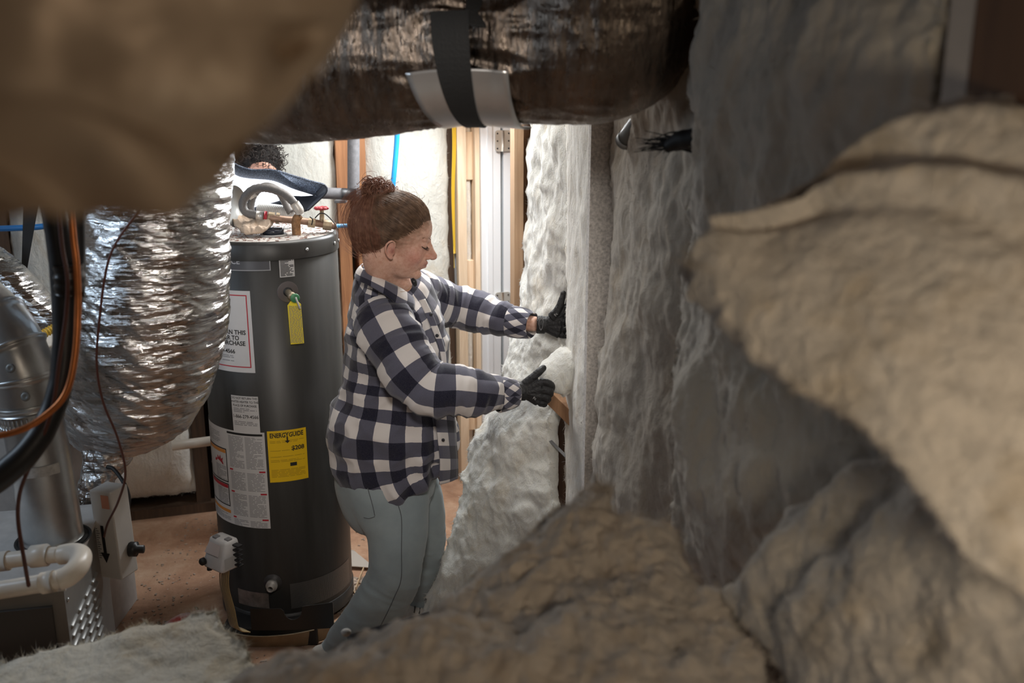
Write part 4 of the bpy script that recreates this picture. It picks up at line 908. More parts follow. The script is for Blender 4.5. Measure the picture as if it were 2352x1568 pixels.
obj('valve_wheel', join(tube([cw-(0, 0, .005), cw+(0, 0, .005)], .019, 20), *hw), plain('red_wheel', (.42, .04, .05), .5, var=.3, vs=100, bmp=.3), pp)
obj('blue_pipe', tube([at(768, 519, 3.49), at(800, 518, 3.52), at(850, 514, 3.58)], .0075, 12), plain('pex_blue2', (.05, .32, .62), .4), pp)
obj('thin_wire', tube([at(724, 500, 3.46), at(735, 490, 3.44), at(748, 492, 3.43), at(766, 510, 3.42), at(776, 526, 3.4)], .0022, 6, 24), M['black'], pp)
obj('loop_clamp', tube([at(712, 498, 3.43), at(718, 504, 3.42), at(716, 516, 3.43)], .0022, 6, 12), M['black'], pp)
# vent collar (galvanised hood leaning at left)
vc = thing('vent_hood', 'galvanised flared vent hood leaning at the left of the heater top', 'vent hood', at(535, 520, 3.45))
ax0 = at(500, 476, 3.48); ax1 = at(540, 474, 3.46)
obj('hood', tube([ax0, ax0+(ax1-ax0)*.45, ax0+(ax1-ax0)*.8, ax1], [.060, .056, .060, .072], 40, 16), M['galv'], vc)
obj('hood_rim', tube([ax1, ax1+(ax1-ax0)*.06], [.074, .072], 40), M['galv_d'], vc)
wd = single('foil_coil', tube([at(596, 482, 3.62), at(640, 487, 3.6), at(684, 496, 3.58)], .026, 24, 120, disp=lambda X, L, th: .0012*np.sin(L*900)), plain('white_ribbed', (.55, .56, .56), .6), 'pale ribbed tube lying behind the hoses on the heater top', 'tube')
V, Fc, rim, N_, X_ = batt([(532, 490, 3.5, 612, 492, 3.5), (534, 505, 3.44, 628, 504, 3.44), (548, 520, 3.38, 618, 514, 3.38), (560, 530, 3.34, 600, 524, 3.34)], 50, 30, thick=.02, bulge=.006, amp=.022, freq=34, seed=77, rag=.006)
single('crumpled_cloth', (V, Fc), plain('tan_cloth', (.50, .39, .30), .85, var=.3, vs=30), 'crumpled tan cloth tucked under the hoses on the heater top', 'cloth')
fc = np.array([at(627, 524, 3.40)[0], 3.40, HH])
fc_t = thing('flue_cap', 'black plastic cap sitting in a grey ring on the heater top', 'cap', fc)
obj('ring', lathe(fc, [(.046, 0), (.048, .005), (.044, .008), (.040, .004)], 32), plain('ring_grey', (.30, .29, .28), .5), fc_t)
obj('cap', lathe(fc, [(.036, .006), (.037, .022), (.034, .024), (.030, .014)], 28), plain('cap_black', (.015, .02, .03), .25), fc_t)
L = []
r_ = np.random.default_rng(9)
for k in range(420):
    a = r_.uniform(0, 6.28); q = HR*.95*math.sqrt(r_.uniform(0, 1)); s_ = r_.uniform(.002, .006)
    L.append(box((HX+q*math.cos(a), HY+q*math.sin(a), HH+.0015), (s_*2.2, s_*.6, .0015), rotm('Z', r_.uniform(0, 6.28))))
obj('debris', join(*L), plain('chips_brown', (.22, .11, .08), .9), wh, False, kind='stuff', label='brown chips strewn over the lid')

# soft box lamp behind the heater
sbx = thing('softbox_lamp', 'glowing white soft light with a black speckled fabric rim behind the heater', 'lamp', at(620, 460, 3.86))
def band(A, B, YA, YB, n=60, m=8, bul=.0, th=.006):
    A = spline(np.array([at(x, y, YA) for x, y in A]), n); B = spline(np.array([at(x, y, YB) for x, y in B]), n)
    v = np.linspace(0, 1, m)[:, None, None]; X = A[None]*(1-v)+B[None]*v; N = normals_grid(X); N *= np.sign(((C0-X)*N).sum(2).mean())
    X = X+N*(bul*np.sin(v*math.pi)+.002*fbm(X*20, 6, 3)[..., None]); V, Fc, rim = grid_closed(X, X-N*th); return V, Fc
sm, t, b = nodes('speckled_fabric'); co = coords(t)
t.links.new(ramp(t, [(.5, (.018, .022, .035)), (.66, (.30, .38, .52))], noise(t, co, 420, 2, .8)), b.inputs['Base Color']); b.inputs['Roughness'].default_value = .6
T1 = [(470, 310), (508, 345), (535, 374), (575, 390), (630, 392), (690, 410), (744, 424)]
T2 = [(470, 345), (508, 362), (535, 398), (570, 410), (620, 414), (680, 436), (722, 449)]
obj('rim', band(T1, T2, 3.78, 3.84, bul=.004), sm, sbx)
gl, t, b = nodes('lit_diffuser'); b.inputs['Base Color'].default_value = (.9, .92, 1, 1); b.inputs['Emission Color'].default_value = (.82, .88, 1, 1)
f_ = ramp(t, [(.25, (.45,)*3), (.5, (1,)*3)], noise(t, coords(t, (8, 8, 3)), 2.0, 3)); 
mm = mk(t, 'ShaderNodeMath'); mm.operation = 'MULTIPLY'; t.links.new(f_, mm.inputs[0]); mm.inputs[1].default_value = 2.6; t.links.new(mm.outputs[0], b.inputs['Emission Strength'])
B1 = [(470, 490), (500, 490), (540, 490), (590, 478), (640, 464), (672, 452), (722, 449)]
obj('diffuser', band(T2, B1, 3.84, 3.88, bul=-.02, m=16), gl, sbx)
B0 = [(560, 484), (590, 474), (640, 461), (665, 450), (700, 450), (742, 446)]
B2 = [(560, 500), (600, 498), (640, 495), (665, 492), (690, 488), (706, 482)]
nb = plain('black_fabric', (.02, .024, .035), .6)
obj('lower_flap', band(B0, B2, 3.83, 3.80, bul=.004), nb, sbx)
obj('side_fold', band([(744, 424), (750, 432), (744, 446), (706, 482)], [(724, 447), (728, 452), (722, 458), (700, 478)], 3.78, 3.82), nb, sbx)
obj('lamp_stand', tube([at(600, 480, 3.9), (at(600, 480, 3.9)[0], 3.9, 0.0)], .012, 12), M['black'], sbx)
lamp('softbox_glow', 'AREA', at(615, 430, 3.74), at(900, 300, 3.0), .6, (.82, .9, 1.0), .2)

# pipes in grey foam by the reddish stud
gf = plain('grey_foam', (.17, .17, .18), .8, var=.2, vs=60, bmp=.2)
ip = thing('insulated_pipe', 'grey foam-covered pipe tee running down and left beside the reddish stud', 'pipe', at(812, 445, 4.3))
obj('vertical_run', tube([at(812, 250, 4.3), at(812, 458, 4.3)], .026, 24, 10), gf, ip)
obj('level_run', tube([at(700, 442, 4.24), at(760, 444, 4.26), at(832, 448, 4.28)], .0245, 24, 10), gf, ip)
obj('tape', tube([at(785, 445, 4.26), at(818, 447, 4.27)], .0255, 24, disp=lambda X, L, th: .001*fbm(X*90, 2, 2)), M['blackr'], ip)
obj('bracket', box(at(783, 462, 4.36), (.05, .05, .012), None, .002), gf, ip, False)
single('water_pipe', tube([at(915, 250, 4.44), at(911, 330, 4.44), at(905, 400, 4.42), at(898, 470, 4.42), at(893, 560, 4.42), (at(893, 560, 4.42)[0], 4.42, .25)], .0115, 16, 30), plain('pex_blue3', (.02, .30, .72), .3), 'bright blue plastic water pipe running down behind the woman\'s head', 'pipe')

# floor litter
V, Fc, rim, N_, X_ = batt([(372, 1345, 3.28, 470, 1322, 3.34), (362, 1375, 3.2, 500, 1350, 3.22), (380, 1400, 3.12, 495, 1385, 3.14), (400, 1425, 3.05, 470, 1420, 3.06)], 50, 40, thick=.02, bulge=.03, amp=.028, freq=14, seed=88, rag=.006)
V[:, 2] = np.maximum(V[:, 2]-V[:, 2].min()*.9, .002)
rb, t, b = nodes('red_white_plastic'); t.links.new(ramp(t, [(.44, (.40, .03, .02)), (.56, (.50, .36, .32))], noise(t, coords(t), 9, 2)), b.inputs['Base Color']); b.inputs['Roughness'].default_value = .3
single('plastic_bag', (V, Fc), rb, 'crumpled red and white plastic bag on the dirt floor between furnace and heater', 'bag')
r_ = np.random.default_rng(12); L = []
for k in range(900):
    px_ = r_.uniform(780, 870); py_ = r_.uniform(1330, 1470)
    if px_ > 1180-(py_-1100): continue
    p_ = on_floor(px_, py_); s_ = r_.uniform(.004, .014)
    L.append(box((p_[0], p_[1], s_*.3), (s_*1.8, s_, s_*.7), rotm('Z', r_.uniform(0, 6.28)) @ rotm('X', r_.uniform(-.5, .5))))
for k in range(900):
    p_ = np.array([r_.uniform(-1.5, -.3), r_.uniform(3.0, 4.25)]); s_ = r_.uniform(.002, .007)
    if (p_[0]-HX)**2+(p_[1]-HY)**2 < .38**2: continue
    L.append(box((p_[0], p_[1], s_*.3), (s_*1.8, s_, s_*.7), rotm('Z', r_.uniform(0, 6.28))))
single('floor_rubble', join(*L), plain('rubble', (.36, .28, .22), .9, var=.4, vs=60), 'scattered small rubble and chips on the dirt floor', 'rubble', kind='stuff', smooth=False)
lath = plain('lath_wood', (.46, .33, .20), .8, var=.2, vs=20)
def lf(a, b2, w_, z=.02): return bar(on_floor(*a)+(0, 0, z), on_floor(*b2)+(0, 0, z+.01), w_, .004, bev=.001)
single('wood_lath', lf((802, 1345), (822, 1392), .012), lath, 'thin splintered wood strip on the rubble beside the heater', 'wood strip', smooth=False)
single('wood_lath', lf((836, 1322), (818, 1375), .012, .035), lath, 'short upright wood splinter crossing the thin strip beside the heater', 'wood strip', smooth=False)
V, Fc, rim, N_, X_ = batt([(796, 1288, 3.9, 812, 1286, 3.9), (796, 1312, 3.8, 852, 1318, 3.78), (800, 1322, 3.75, 860, 1326, 3.74)], 24, 14, thick=.008, bulge=.0, amp=.004, freq=8, seed=5, rag=.001)
V[:, 2] += .0-V[:, 2].min()+.004
single('pan_fragment', (V, Fc), plain('fragment_grey', (.45, .40, .35), .6), 'pale curved scrap on the floor between heater and jeans', 'scrap')
# steel plate leaning at bottom centre
V, Fc, rim, N_, X_ = batt([(797, 1458, 2.0, 985, 1404, 2.0), (800, 1500, 1.98, 1000, 1460, 1.98), (806, 1620, 1.94, 1010, 1600, 1.94)], 30, 20, thick=.006, bulge=0, amp=.001, freq=3, seed=6, rag=0, fine=0)
sp = single('steel_plate', (V, Fc), plain('blue_grey_steel', (.12, .13, .15), .5, .4, var=.1), 'dark blue-grey steel plate with a round hole beside the jeans at bottom', 'plate', smooth=False)
hc = at(861, 1476, 1.975); nn = np.array([.05, -.9, .35])
obj('hole_rim', lathe(hc, [(.014, -.004), (.017, .001), (.014, .003), (.012, -.004)], 24, nn, cap=False), plain('hole_rim', (.2, .21, .22), .5), sp)
obj('hole', lathe(hc, [(.013, -.003), (.013, .0015)], 24, nn), M['black'], sp)
obj('chalk_cap', ellipsoid(at(795, 1452, 1.99), (.012, .01, .009), None, 12, 8), plain('chalk', (.5, .48, .45), .9), sp)
# ================================================================= PEOPLE
def attr_col(o, C):
    a = o.data.color_attributes.new('Col', 'FLOAT_COLOR', 'POINT'); C = np.column_stack([C, np.ones(len(C))]).astype(np.float32); a.data.foreach_set('color', C.ravel())
def skin_mat(name):
    m, t, b = nodes(name); a = mk(t, 'ShaderNodeVertexColor'); a.layer_name = 'Col'
    co = coords(t); f = ramp(t, [(.4, (1, 1, 1)), (.62, (.86, .76, .72))], noise(t, co, 90, 5, .7))
    t.links.new(mix(t, a.outputs[0], f, 1.0, 'MULTIPLY'), b.inputs['Base Color'])
    b.inputs['Roughness'].default_value = .5; b.inputs['Subsurface Weight'].default_value = .15; b.inputs['Subsurface Radius'].default_value = (1, .35, .2); b.inputs['Subsurface Scale'].default_value = .008
    bump(t, b, noise(t, co, 260, 3), .12, .001); return m
M['skin'] = skin_mat('skin')
def head_frame(org, pitch, yaw, roll, S):
    R = rotm('Z', yaw) @ rotm('Y', pitch) @ rotm('X', roll)
    return (lambda V: (np.asarray(V, float)*S) @ R.T + org), R
def head_parts(T):
    def E(c, r, R=None, nu=28, nv=18): v, f = ellipsoid(c, r, R, nu, nv); return T(v), f
    def U(P, r, n=None, ns=16): v, f = tube(np.array(P, float), r, ns, n); return T(v), f
    L = [E((-.005, 0, .035), (.098, .075, .084)), E((.043, 0, .042), (.052, .058, .056)), E((.043, 0, -.018), (.049, .056, .062)), E((.030, 0, -.060), (.056, .053, .044)),
         E((.074, 0, -.090), (.020, .022, .017)), E((.035, 0, -.088), (.045, .042, .024)), E((.083, 0, .020), (.012, .034, .012)),
         U([(.088, 0, .020), (.094, 0, .006), (.106, 0, -.010), (.118, 0, -.023), (.120, 0, -.030)], [.009, .0080, .0080, .0082, .0070], 12), E((.112, 0, -.030), (.012, .010, .0075)),
         E((.080, 0, -.052), (.020, .027, .024)), U([(.086, -.021, -.0535), (.097, -.010, -.050), (.1005, 0, -.049), (.097, .010, -.050), (.086, .021, -.0535)], [.002, .0042, .0046, .0042, .002], 16),
         U([(.086, -.019, -.0575), (.095, -.009, -.0600), (.0980, 0, -.0605), (.095, .009, -.0600), (.086, .019, -.0575)], [.002, .0042, .0052, .0042, .002], 16)]
    for s in (-1, 1):
        L += [E((.050, s*.032, -.030), (.036, .026, .036)), E((.080, s*.024, .024), (.012, .022, .0075), rotm('X', -s*.15)), E((.100, s*.0105, -.032), (.0095, .0068, .0065)),
              E((.077, s*.030, .006), (.0140, .0140, .0115))]
        L += [E((-.007, s*.0745, -.024), (.012, .007, .024), rotm('Z', s*.25)), E((.094, 0, -.010), (.016, .0105, .022)), E((.001, s*.0735, -.03), (.006, .007, .009)), U([(.003, s*.075, -.012), (-.002, s*.083, .001), (-.012, s*.089, .002), (-.021, s*.090, -.010), (-.021, s*.088, -.026), (-.012, s*.083, -.041), (-.001, s*.077, -.048), (.003, s*.075, -.042)], [.0025, .0034, .0036, .0036, .0034, .0038, .005, .0035], 24, 10)]
    return L
def paint_skin(o, T_inv, V, base=(.70, .44, .34), hairc=None):
    Lc = T_inv(V); C = np.tile(np.array(base), (len(V), 1)); ay = np.abs(Lc[:, 1])
    def spot(c, r, col, k=1.0):
        d = np.exp(-(((Lc[:, 0]-c[0])/r[0])**2+((ay-c[1])/r[1])**2+((Lc[:, 2]-c[2])/r[2])**2))[:, None]*k; C[:] = C*(1-d)+np.array(col)*d
    spot((.065, .045, -.035), (.03, .03, .03), (.68, .30, .24), .7); spot((.113, 0, -.026), (.02, .014, .014), (.66, .30, .24), .6)
    spot((.100, 0, -.0495), (.02, .018, .0045), (.52, .19, .17), .9); spot((.098, 0, -.0605), (.02, .016, .0055), (.55, .22, .19), .9); spot((.10, 0, -.0550), (.02, .02, .0018), (.22, .06, .05), .9)
    spot((-.009, .084, -.026), (.03, .014, .035), (.66, .30, .24), .5); spot((-.001, .080, -.025), (.007, .02, .012), (.30, .10, .08), .7)
    spot((.088, .030, .0275), (.035, .019, .0038), (.26, .13, .08), .6)
    spot((.108, .008, -.037), (.006, .004, .003), (.25, .08, .07), .8)
    if hairc is not None:
        q = (Lc-np.array([-.024, 0, .046])) @ rotm('Y', -.30)/np.array([.108, .0805, .0885]); rr_ = np.linalg.norm(q, axis=1)+.05*fbm(Lc*np.array([30, 160, 160]), 3, 2); k2 = np.clip((1.10-rr_)/.10, 0, 1)[:, None]*(Lc[:, 2] > -.02)[:, None]*.8; C = C*(1-k2)+np.array(hairc)*k2
    attr_col(o, C)
def eyes(T, par):
    for s in (-1, 1):
        obj('eyelashes', (lambda v: (T(v[0]), v[1]))(tube(np.array([(.0755, s*.0425, .0025), (.0835, s*.0395, -.0015), (.0898, s*.0325, -.0030), (.0915, s*.025, -.0010), (.0905, s*.019, .0015)]), [.0006, .0014, .0017, .0013, .0006], 6, 16)), plain('lash', (.03, .014, .01), .8), par)
        L = []
        for q in np.linspace(0, 1, 9):
            a = spline(np.array([(.0755, s*.0425, .0025), (.0835, s*.0395, -.0015), (.0898, s*.0325, -.0030), (.0915, s*.025, -.0010), (.0905, s*.019, .0015)]), 9)[int(q*8)]
            L.append(tube(np.array([a, a+(.004, s*.001, -.003), a+(.0085, s*.0025*(1-q), -.0035)]), [.0006, .0005, .0002], 4))
        v, f = join(*L); obj('lash_hairs', (T(v), f), plain('lash2', (.03, .014, .01), .8), par, kind='stuff')
        L = []
        for q in np.linspace(0, 1, 26):
            a = np.array([.0965-.022*q, s*(.010+.034*q), .0235+.006*math.sin(q*2.6)]); L.append(tube(np.array([a, a+(-.002, s*.007, .0008)]), [.0007, .0003], 4))
        v, f = join(*L); obj('eyebrow', (T(v), f), plain('brow', (.22, .10, .05), .8), par, kind='stuff')
def strands(T, n, cen, rad, bun, seed, r0=.0009, region=None, lift=.02, segs=12, curl=0.0):
    g = np.random.default_rng(seed); L = []; cen = np.array(cen); rad = np.array(rad); db = (np.array(bun)-cen)/rad; db /= np.linalg.norm(db)
    k = 0
    while k < n:
        d = g.normal(size=3); d /= np.linalg.norm(d)
        if region and not region(cen+d*rad): continue
        k += 1; om = math.acos(max(-1, min(1, float(np.dot(d, db))))); t = np.linspace(0, 1, segs); 
        P = (np.sin((1-t)*om)[:, None]*d+np.sin(t*om)[:, None]*db)/max(math.sin(om), 1e-3)
        ph = g.uniform(0, 6.28); h = 1+lift*g.uniform(0, 1)*np.sin(t*math.pi)+.012*np.sin(t*14+ph)*g.uniform(0, 1)
        Q = cen+P*rad*h[:, None]
        if curl: Q = Q+curl*np.stack([np.sin(t*30+ph), np.cos(t*26+ph), np.sin(t*22+ph*2)], 1)
        v, f = tube(Q, r0*np.interp(t, [0, .2, 1], [.5, 1, .9]), 3, caps=False); L.append((T(v), f))
    return join(*L)
def curls(T, c, R_, n, seed, r0=.0013, loop=.012, turns=2.2, out=.0):
    g = np.random.default_rng(seed); L = []
    for k in range(n):
        d = g.normal(size=3); d /= np.linalg.norm(d); p = np.array(c)+d*np.array(R_)*g.uniform(.5, 1.0); ax_ = g.normal(size=3); B = basis(ax_)
        t = np.linspace(0, 1, 22); lp = loop*g.uniform(.5, 1.3); ph = g.uniform(0, 6.28); a = ph+t*6.28*turns*g.uniform(.5, 1)
        Q = p+(B @ np.stack([np.cos(a)*lp, np.sin(a)*lp, (t-.5)*lp*2.5])).T+d*out*t[:, None]
        v, f = tube(Q, r0, 4, caps=False); L.append((T(v), f))
    return join(*L)
def hair_mat(name, c1, c2, rough=.45):
    m, t, b = nodes(name); t.links.new(ramp(t, [(.3, c1), (.7, c2)], noise(t, coords(t), 60, 4)), b.inputs['Base Color']); b.inputs['Roughness'].default_value = rough; b.inputs['Specular IOR Level'].default_value = .4; return m

def relax(V, Fc, wt, it, k=.6):
    E = np.array([(f[i], f[(i+1) % len(f)]) for f in Fc for i in range(len(f))]); E = np.vstack([E, E[:, ::-1]]); n = len(V); deg = np.bincount(E[:, 0], minlength=n)[:, None]; V = V.copy()
    for _ in range(it):
        A = np.stack([np.bincount(E[:, 0], weights=V[E[:, 1], c], minlength=n) for c in range(3)], 1)/np.maximum(deg, 1); V = V+(A-V)*(wt[:, None]*k)
    return V
# ---------- woman
PW = thing('person', 'woman with reddish hair bun in checked shirt and pale jeans pushing insulation into wall', 'person', (*on_floor(900, 1440)[:2], 0))
org = at(913, 547, 3.06); S_ = 1.05; pit = math.radians(15); yw = math.radians(1)
T, Rh = head_frame(org, pit, yw, math.radians(0), S_)
Ti = lambda V: ((np.asarray(V)-org) @ Rh)/S_
neck = [T([(-.03, 0, -.02)])[0], T([(-.035, 0, -.075)])[0], at(895, 640, 3.12), at(893, 690, 3.18)]
chest = [at(893, 690, 3.18), at(905, 760, 3.2)]
body = head_parts(T)+[tube(np.array(neck), [.058, .056, .060, .085], 24, 16), tube(np.array(chest), [.10, .12], 24, 6)]
body += [ellipsoid(at(905, 700, 3.18), (.075, .11, .045)), tube(np.array([at(918, 640, 3.1), at(926, 672, 3.14), at(932, 720, 3.17)]), [.032, .038, .05], 16, 10)]
EL_N, WR_N = at(1002, 905, 2.90), at(1178, 903, 2.97)
SH_N, SH_F = at(885, 742, 3.02), at(985, 690, 3.38)
EL_F, WR_F = at(1095, 722, 3.42), at(1236, 745, 3.30)
body += [tube(np.array([SH_N, EL_N, WR_N]), [.05, .04, .026], 14, 20), tube(np.array([SH_F, EL_F, WR_F]), [.045, .038, .027], 14, 20), tube(np.array([at(905, 760, 3.2), SH_N]), .05, 12), tube(np.array([at(905, 740, 3.2), SH_F]), .05, 12)]
V, Fc, N = fuse(body, .0026, 6)
Lc = Ti(V); ay = np.abs(Lc[:, 1]); wt = np.clip((ay-.020)/.014, 0, 1); wt[(ay > .063) & (Lc[:, 0] < .016) & (Lc[:, 2] > -.065)] = 0; wt[(Lc[:, 2] > -.015) & (Lc[:, 0] > .05)] *= .12; wt = np.maximum(wt, (Lc[:, 2] < -.085)*(Lc[:, 0] < .075)*1.0); wt = np.maximum(wt, (Lc[:, 2] > .04)*1.0)
V = relax(V, Fc, wt, 45)
bo = obj('body', (V, Fc), M['skin'], PW); paint_skin(bo, Ti, V, hairc=(.20, .11, .06))
eyes(T, PW)
hm_ = hair_mat('auburn_hair', (.085, .048, .03), (.23, .14, .09)); hb = hair_mat('red_bun_hair', (.17, .065, .042), (.40, .21, .14))
cen = (-.024, 0, .046); rad = (.108, .0805, .0885); Rs = rotm('Y', -.30)
Ts = lambda v: T(np.array(cen)+(np.asarray(v, float)-np.array(cen)) @ Rs.T)
sh = [ellipsoid(cen, rad, Rs, 40, 28), ellipsoid((-.052, 0, -.012), (.058, .062, .056)), ellipsoid((-.072, 0, .090), (.045, .04, .045)), ellipsoid((-.08, 0, .04), (.05, .06, .07))]
V, Fc, N = fuse([(T(v), f) for v, f in sh], .0035, 8)
Lc = Ti(V); V = V+N*(.0018*ridge(np.stack([Lc[:, 0]*8+Lc[:, 2]*10, Lc[:, 1]*150, (Lc[:, 2]-Lc[:, 0]*.7)*150], 1), 5, 2))[:, None]
hr = obj('hair', (V, Fc), hm_, PW, label='reddish brown hair swept up')
reg = lambda p: p[2] > -.03 and (p[0] < .078+.012*math.sin(p[1]*90+p[2]*70))
obj('strands', strands(Ts, 3600, cen, (rad[0]*1.012, rad[1]*1.02, rad[2]*1.012), (-.112, 0, .118), 3, .0005, reg, .02), hm_, hr, kind='stuff')
regb = lambda p: p[0] < -.03 and p[2] < .06
obj('strands', strands(T, 1700, (-.045, 0, .02), (.098, .074, .098), (-.085, 0, .135), 5, .00042, regb, .10), hb, hr, kind='stuff')
bn = np.array((-.085, 0, .128))
obj('bun', join(curls(T, bn, (.046, .03, .022), 210, 7, .0011, .013), (lambda v: (T(v[0]), v[1]))(ellipsoid(bn-(0, 0, .006), (.030, .026, .020)))), hb, hr, label='curly red bun')
obj('stray_curls', join(curls(T, bn+(.0, 0, .012), (.045, .03, .02), 26, 11, .0004, .014, 1.2, .014), curls(T, (.0, 0, .125), (.06, .05, .012), 14, 12, .0004, .010, .8, .010),
    curls(T, (-.075, -.01, -.065), (.018, .03, .020), 26, 13, .0006, .010, 1.4, .012), strands(T, 300, (-.052, 0, .02), (.106, .07, .102), (-.085, 0, .14), 15, .00025, regb, .38)), hb, hr, kind='stuff')

# ---------- checked shirt
def plaid_mat(name, P, rot=0.0):
    m, t, b = nodes(name); uvn = t.nodes.new('ShaderNodeUVMap'); mp = mk(t, 'ShaderNodeMapping'); mp.inputs['Scale'].default_value = (1/P, 1/P, 1); mp.inputs['Rotation'].default_value = (0, 0, rot)
    t.links.new(uvn.outputs[0], mp.inputs[0]); sp = mk(t, 'ShaderNodeSeparateXYZ'); t.links.new(mp.outputs[0], sp.inputs[0]); S2 = []
    for i in (0, 1):
        fr = mk(t, 'ShaderNodeMath'); fr.operation = 'FRACT'; t.links.new(sp.outputs[i], fr.inputs[0]); gt = mk(t, 'ShaderNodeMath'); gt.operation = 'GREATER_THAN'; t.links.new(fr.outputs[0], gt.inputs[0]); gt.inputs[1].default_value = .5; S2.append(gt.outputs[0])
    ad = mk(t, 'ShaderNodeMath'); ad.operation = 'ADD'; t.links.new(S2[0], ad.inputs[0]); t.links.new(S2[1], ad.inputs[1])
    hv = mk(t, 'ShaderNodeMath'); hv.operation = 'MULTIPLY'; t.links.new(ad.outputs[0], hv.inputs[0]); hv.inputs[1].default_value = .5
    c = ramp(t, [(0, (.74, .70, .68)), (.3, (.105, .105, .145)), (.8, (.012, .012, .028))], hv.outputs[0], 'CONSTANT')
    wv = noise(t, coords(t), 700, 2, .5); c = mix(t, c, mix(t, c, (.5, .5, .55), .05), ramp(t, [(.45, (0, 0, 0)), (.6, (1, 1, 1))], wv))
    t.links.new(c, b.inputs['Base Color']); b.inputs['Roughness'].default_value = .9; b.inputs['Sheen Weight'].default_value = .3; b.inputs['Specular IOR Level'].default_value = .15
    bump(t, b, wv, .25, .001); return m
M['plaid'] = plaid_mat('checked_flannel', .088); M['plaid_s'] = plaid_mat('checked_cuff_bias', .034, .78)
def ring_tube(px_rows, ns=64, n=70):
    """rows: px,py,Y, half width (px), half depth (m)"""
    P = np.array([at(r[0], r[1], r[2]) for r in px_rows]); a = np.array([r[3]*sc(r[0], r[1], r[2]) for r in px_rows]); bb = np.array([r[4] for r in px_rows])
    Q = spline(np.column_stack([P, a, bb]), n); V, Fc = tube(Q[:, :3], 1.0, ns, None, True, (1, 0, 0), None, (Q[:, 3], Q[:, 4])); return V, Fc, Q
torso_rows = [(880, 622, 3.14, 40, .075), (884, 645, 3.16, 62, .115), (893, 676, 3.18, 84, .165), (906, 725, 3.2, 100, .20), (912, 790, 3.2, 112, .20), (911, 860, 3.2, 118, .185), (908, 920, 3.19, 128, .185), (902, 975, 3.18, 143, .195), (904, 1020, 3.18, 143, .20), (914, 1062, 3.18, 134, .20), (940, 1100, 3.18, 108, .185)]
tV, tF, tQ = ring_tube(torso_rows)
slN = np.array([at(872, 722, 3.06), at(895, 770, 2.99), at(935, 840, 2.93), at(985, 893, 2.90), at(1050, 897, 2.90), at(1110, 903, 2.92), at(1140, 906, 2.945), at(1158, 905, 2.955)])
slF = np.array([at(945, 672, 3.30), at(995, 694, 3.38), at(1050, 705, 3.42), at(1105, 718, 3.41), at(1150, 732, 3.375), at(1178, 738, 3.355), at(1188, 740, 3.35)])
nV, nF = tube(slN, [.088, .094, .088, .082, .076, .066, .050, .045], 48, 70); fV, fF_ = tube(slF, [.085, .082, .074, .068, .058, .046, .043], 48, 60)
V, Fc, N = fuse([(tV, tF), (nV, nF), (fV, fF_)], .0062, 7)
# hem: the front corner hangs lower, the back rides up
def param(V, src, ns, n, useg, offs):
    sV, sF = src; nq = (n-1)*ns; bv = BVHTree.FromPolygons([tuple(v) for v in sV], [tuple(f) for f in sF[:nq]])
    L = np.concatenate([[0], np.cumsum(np.linalg.norm(np.diff(sV.reshape(n, ns, 3).mean(1), axis=0), axis=1))])
    out = np.zeros((len(V), 3))
    G = sV.reshape(n, ns, 3)
    for k, p in enumerate(V):
        loc, nn_, fi, d = bv.find_nearest(Vector(p))
        i, j = divmod(fi, ns); a = G[i, j]; bj = G[i, (j+1) % ns]; c = G[i+1, j]; p2 = np.array(loc)
        eu = bj-a; ev = c-a; tu = float(np.dot(p2-a, eu)/(np.dot(eu, eu)+1e-12)); tv = float(np.dot(p2-a, ev)/(np.dot(ev, ev)+1e-12))
        out[k] = ((j+min(max(tu, 0), 1))/ns*useg, L[i]+min(max(tv, 0), 1)*(L[i+1]-L[i])+offs, d)
    return out
def add_uv(V, Fc, prm, useg):
    Fa = [list(f) for f in Fc]; D = np.stack([p[:, 2] for p in prm], 1); uv = []
    for f in Fa:
        k = int(np.argmin(D[f].sum(0))); q = prm[k][f, :2].copy(); u0 = q[0, 0]; 
        q[:, 0] = np.where(q[:, 0]-u0 > useg[k]/2, q[:, 0]-useg[k], np.where(q[:, 0]-u0 < -useg[k]/2, q[:, 0]+useg[k], q[:, 0])); uv += [tuple(r) for r in q]
    return uv
useg = [.088*13, .088*5, .088*4]
prm = [param(V, (tV, tF), 64, 70, useg[0], .02), param(V, (nV, nF), 48, 70, useg[1], .03), param(V, (fV, fF_), 48, 60, useg[2], .0)]
for q_ in prm[1:]: q_[:, 1] *= .84
uv = add_uv(V, Fc, prm, useg)
# folds
k_ = np.argmin(np.stack([p[:, 2] for p in prm], 1), 1)
fo = .016*ridge(np.stack([V[:, 0]*7+V[:, 2]*5, V[:, 1]*4, V[:, 2]*9-V[:, 0]*6], 1), 31, 2)+.007*fbm(V*13, 33, 3)
sl = (k_ > 0); fo[sl] = .010*ridge(np.stack([prm[1][sl, 1]*30*(k_[sl] == 1)+prm[2][sl, 1]*30*(k_[sl] == 2), V[sl, 1]*8, V[sl, 2]*8], 1), 35, 2)+.006*fbm(V[sl]*14, 36, 2)
low = np.clip((at(900, 900, 3.2)[2]-V[:, 2])/.15, 0, 1)*(k_ == 0); fo = fo+low*.008*np.sin(V[:, 0]*55+V[:, 1]*60)
V = V+N*fo[:, None]
shirt = obj('shirt', (V, Fc), M['plaid'], PW, True, uv=uv, label='black, grey and white checked flannel shirt')
SB = BVHTree.FromPolygons([tuple(v) for v in V], [tuple(f) for f in Fc])
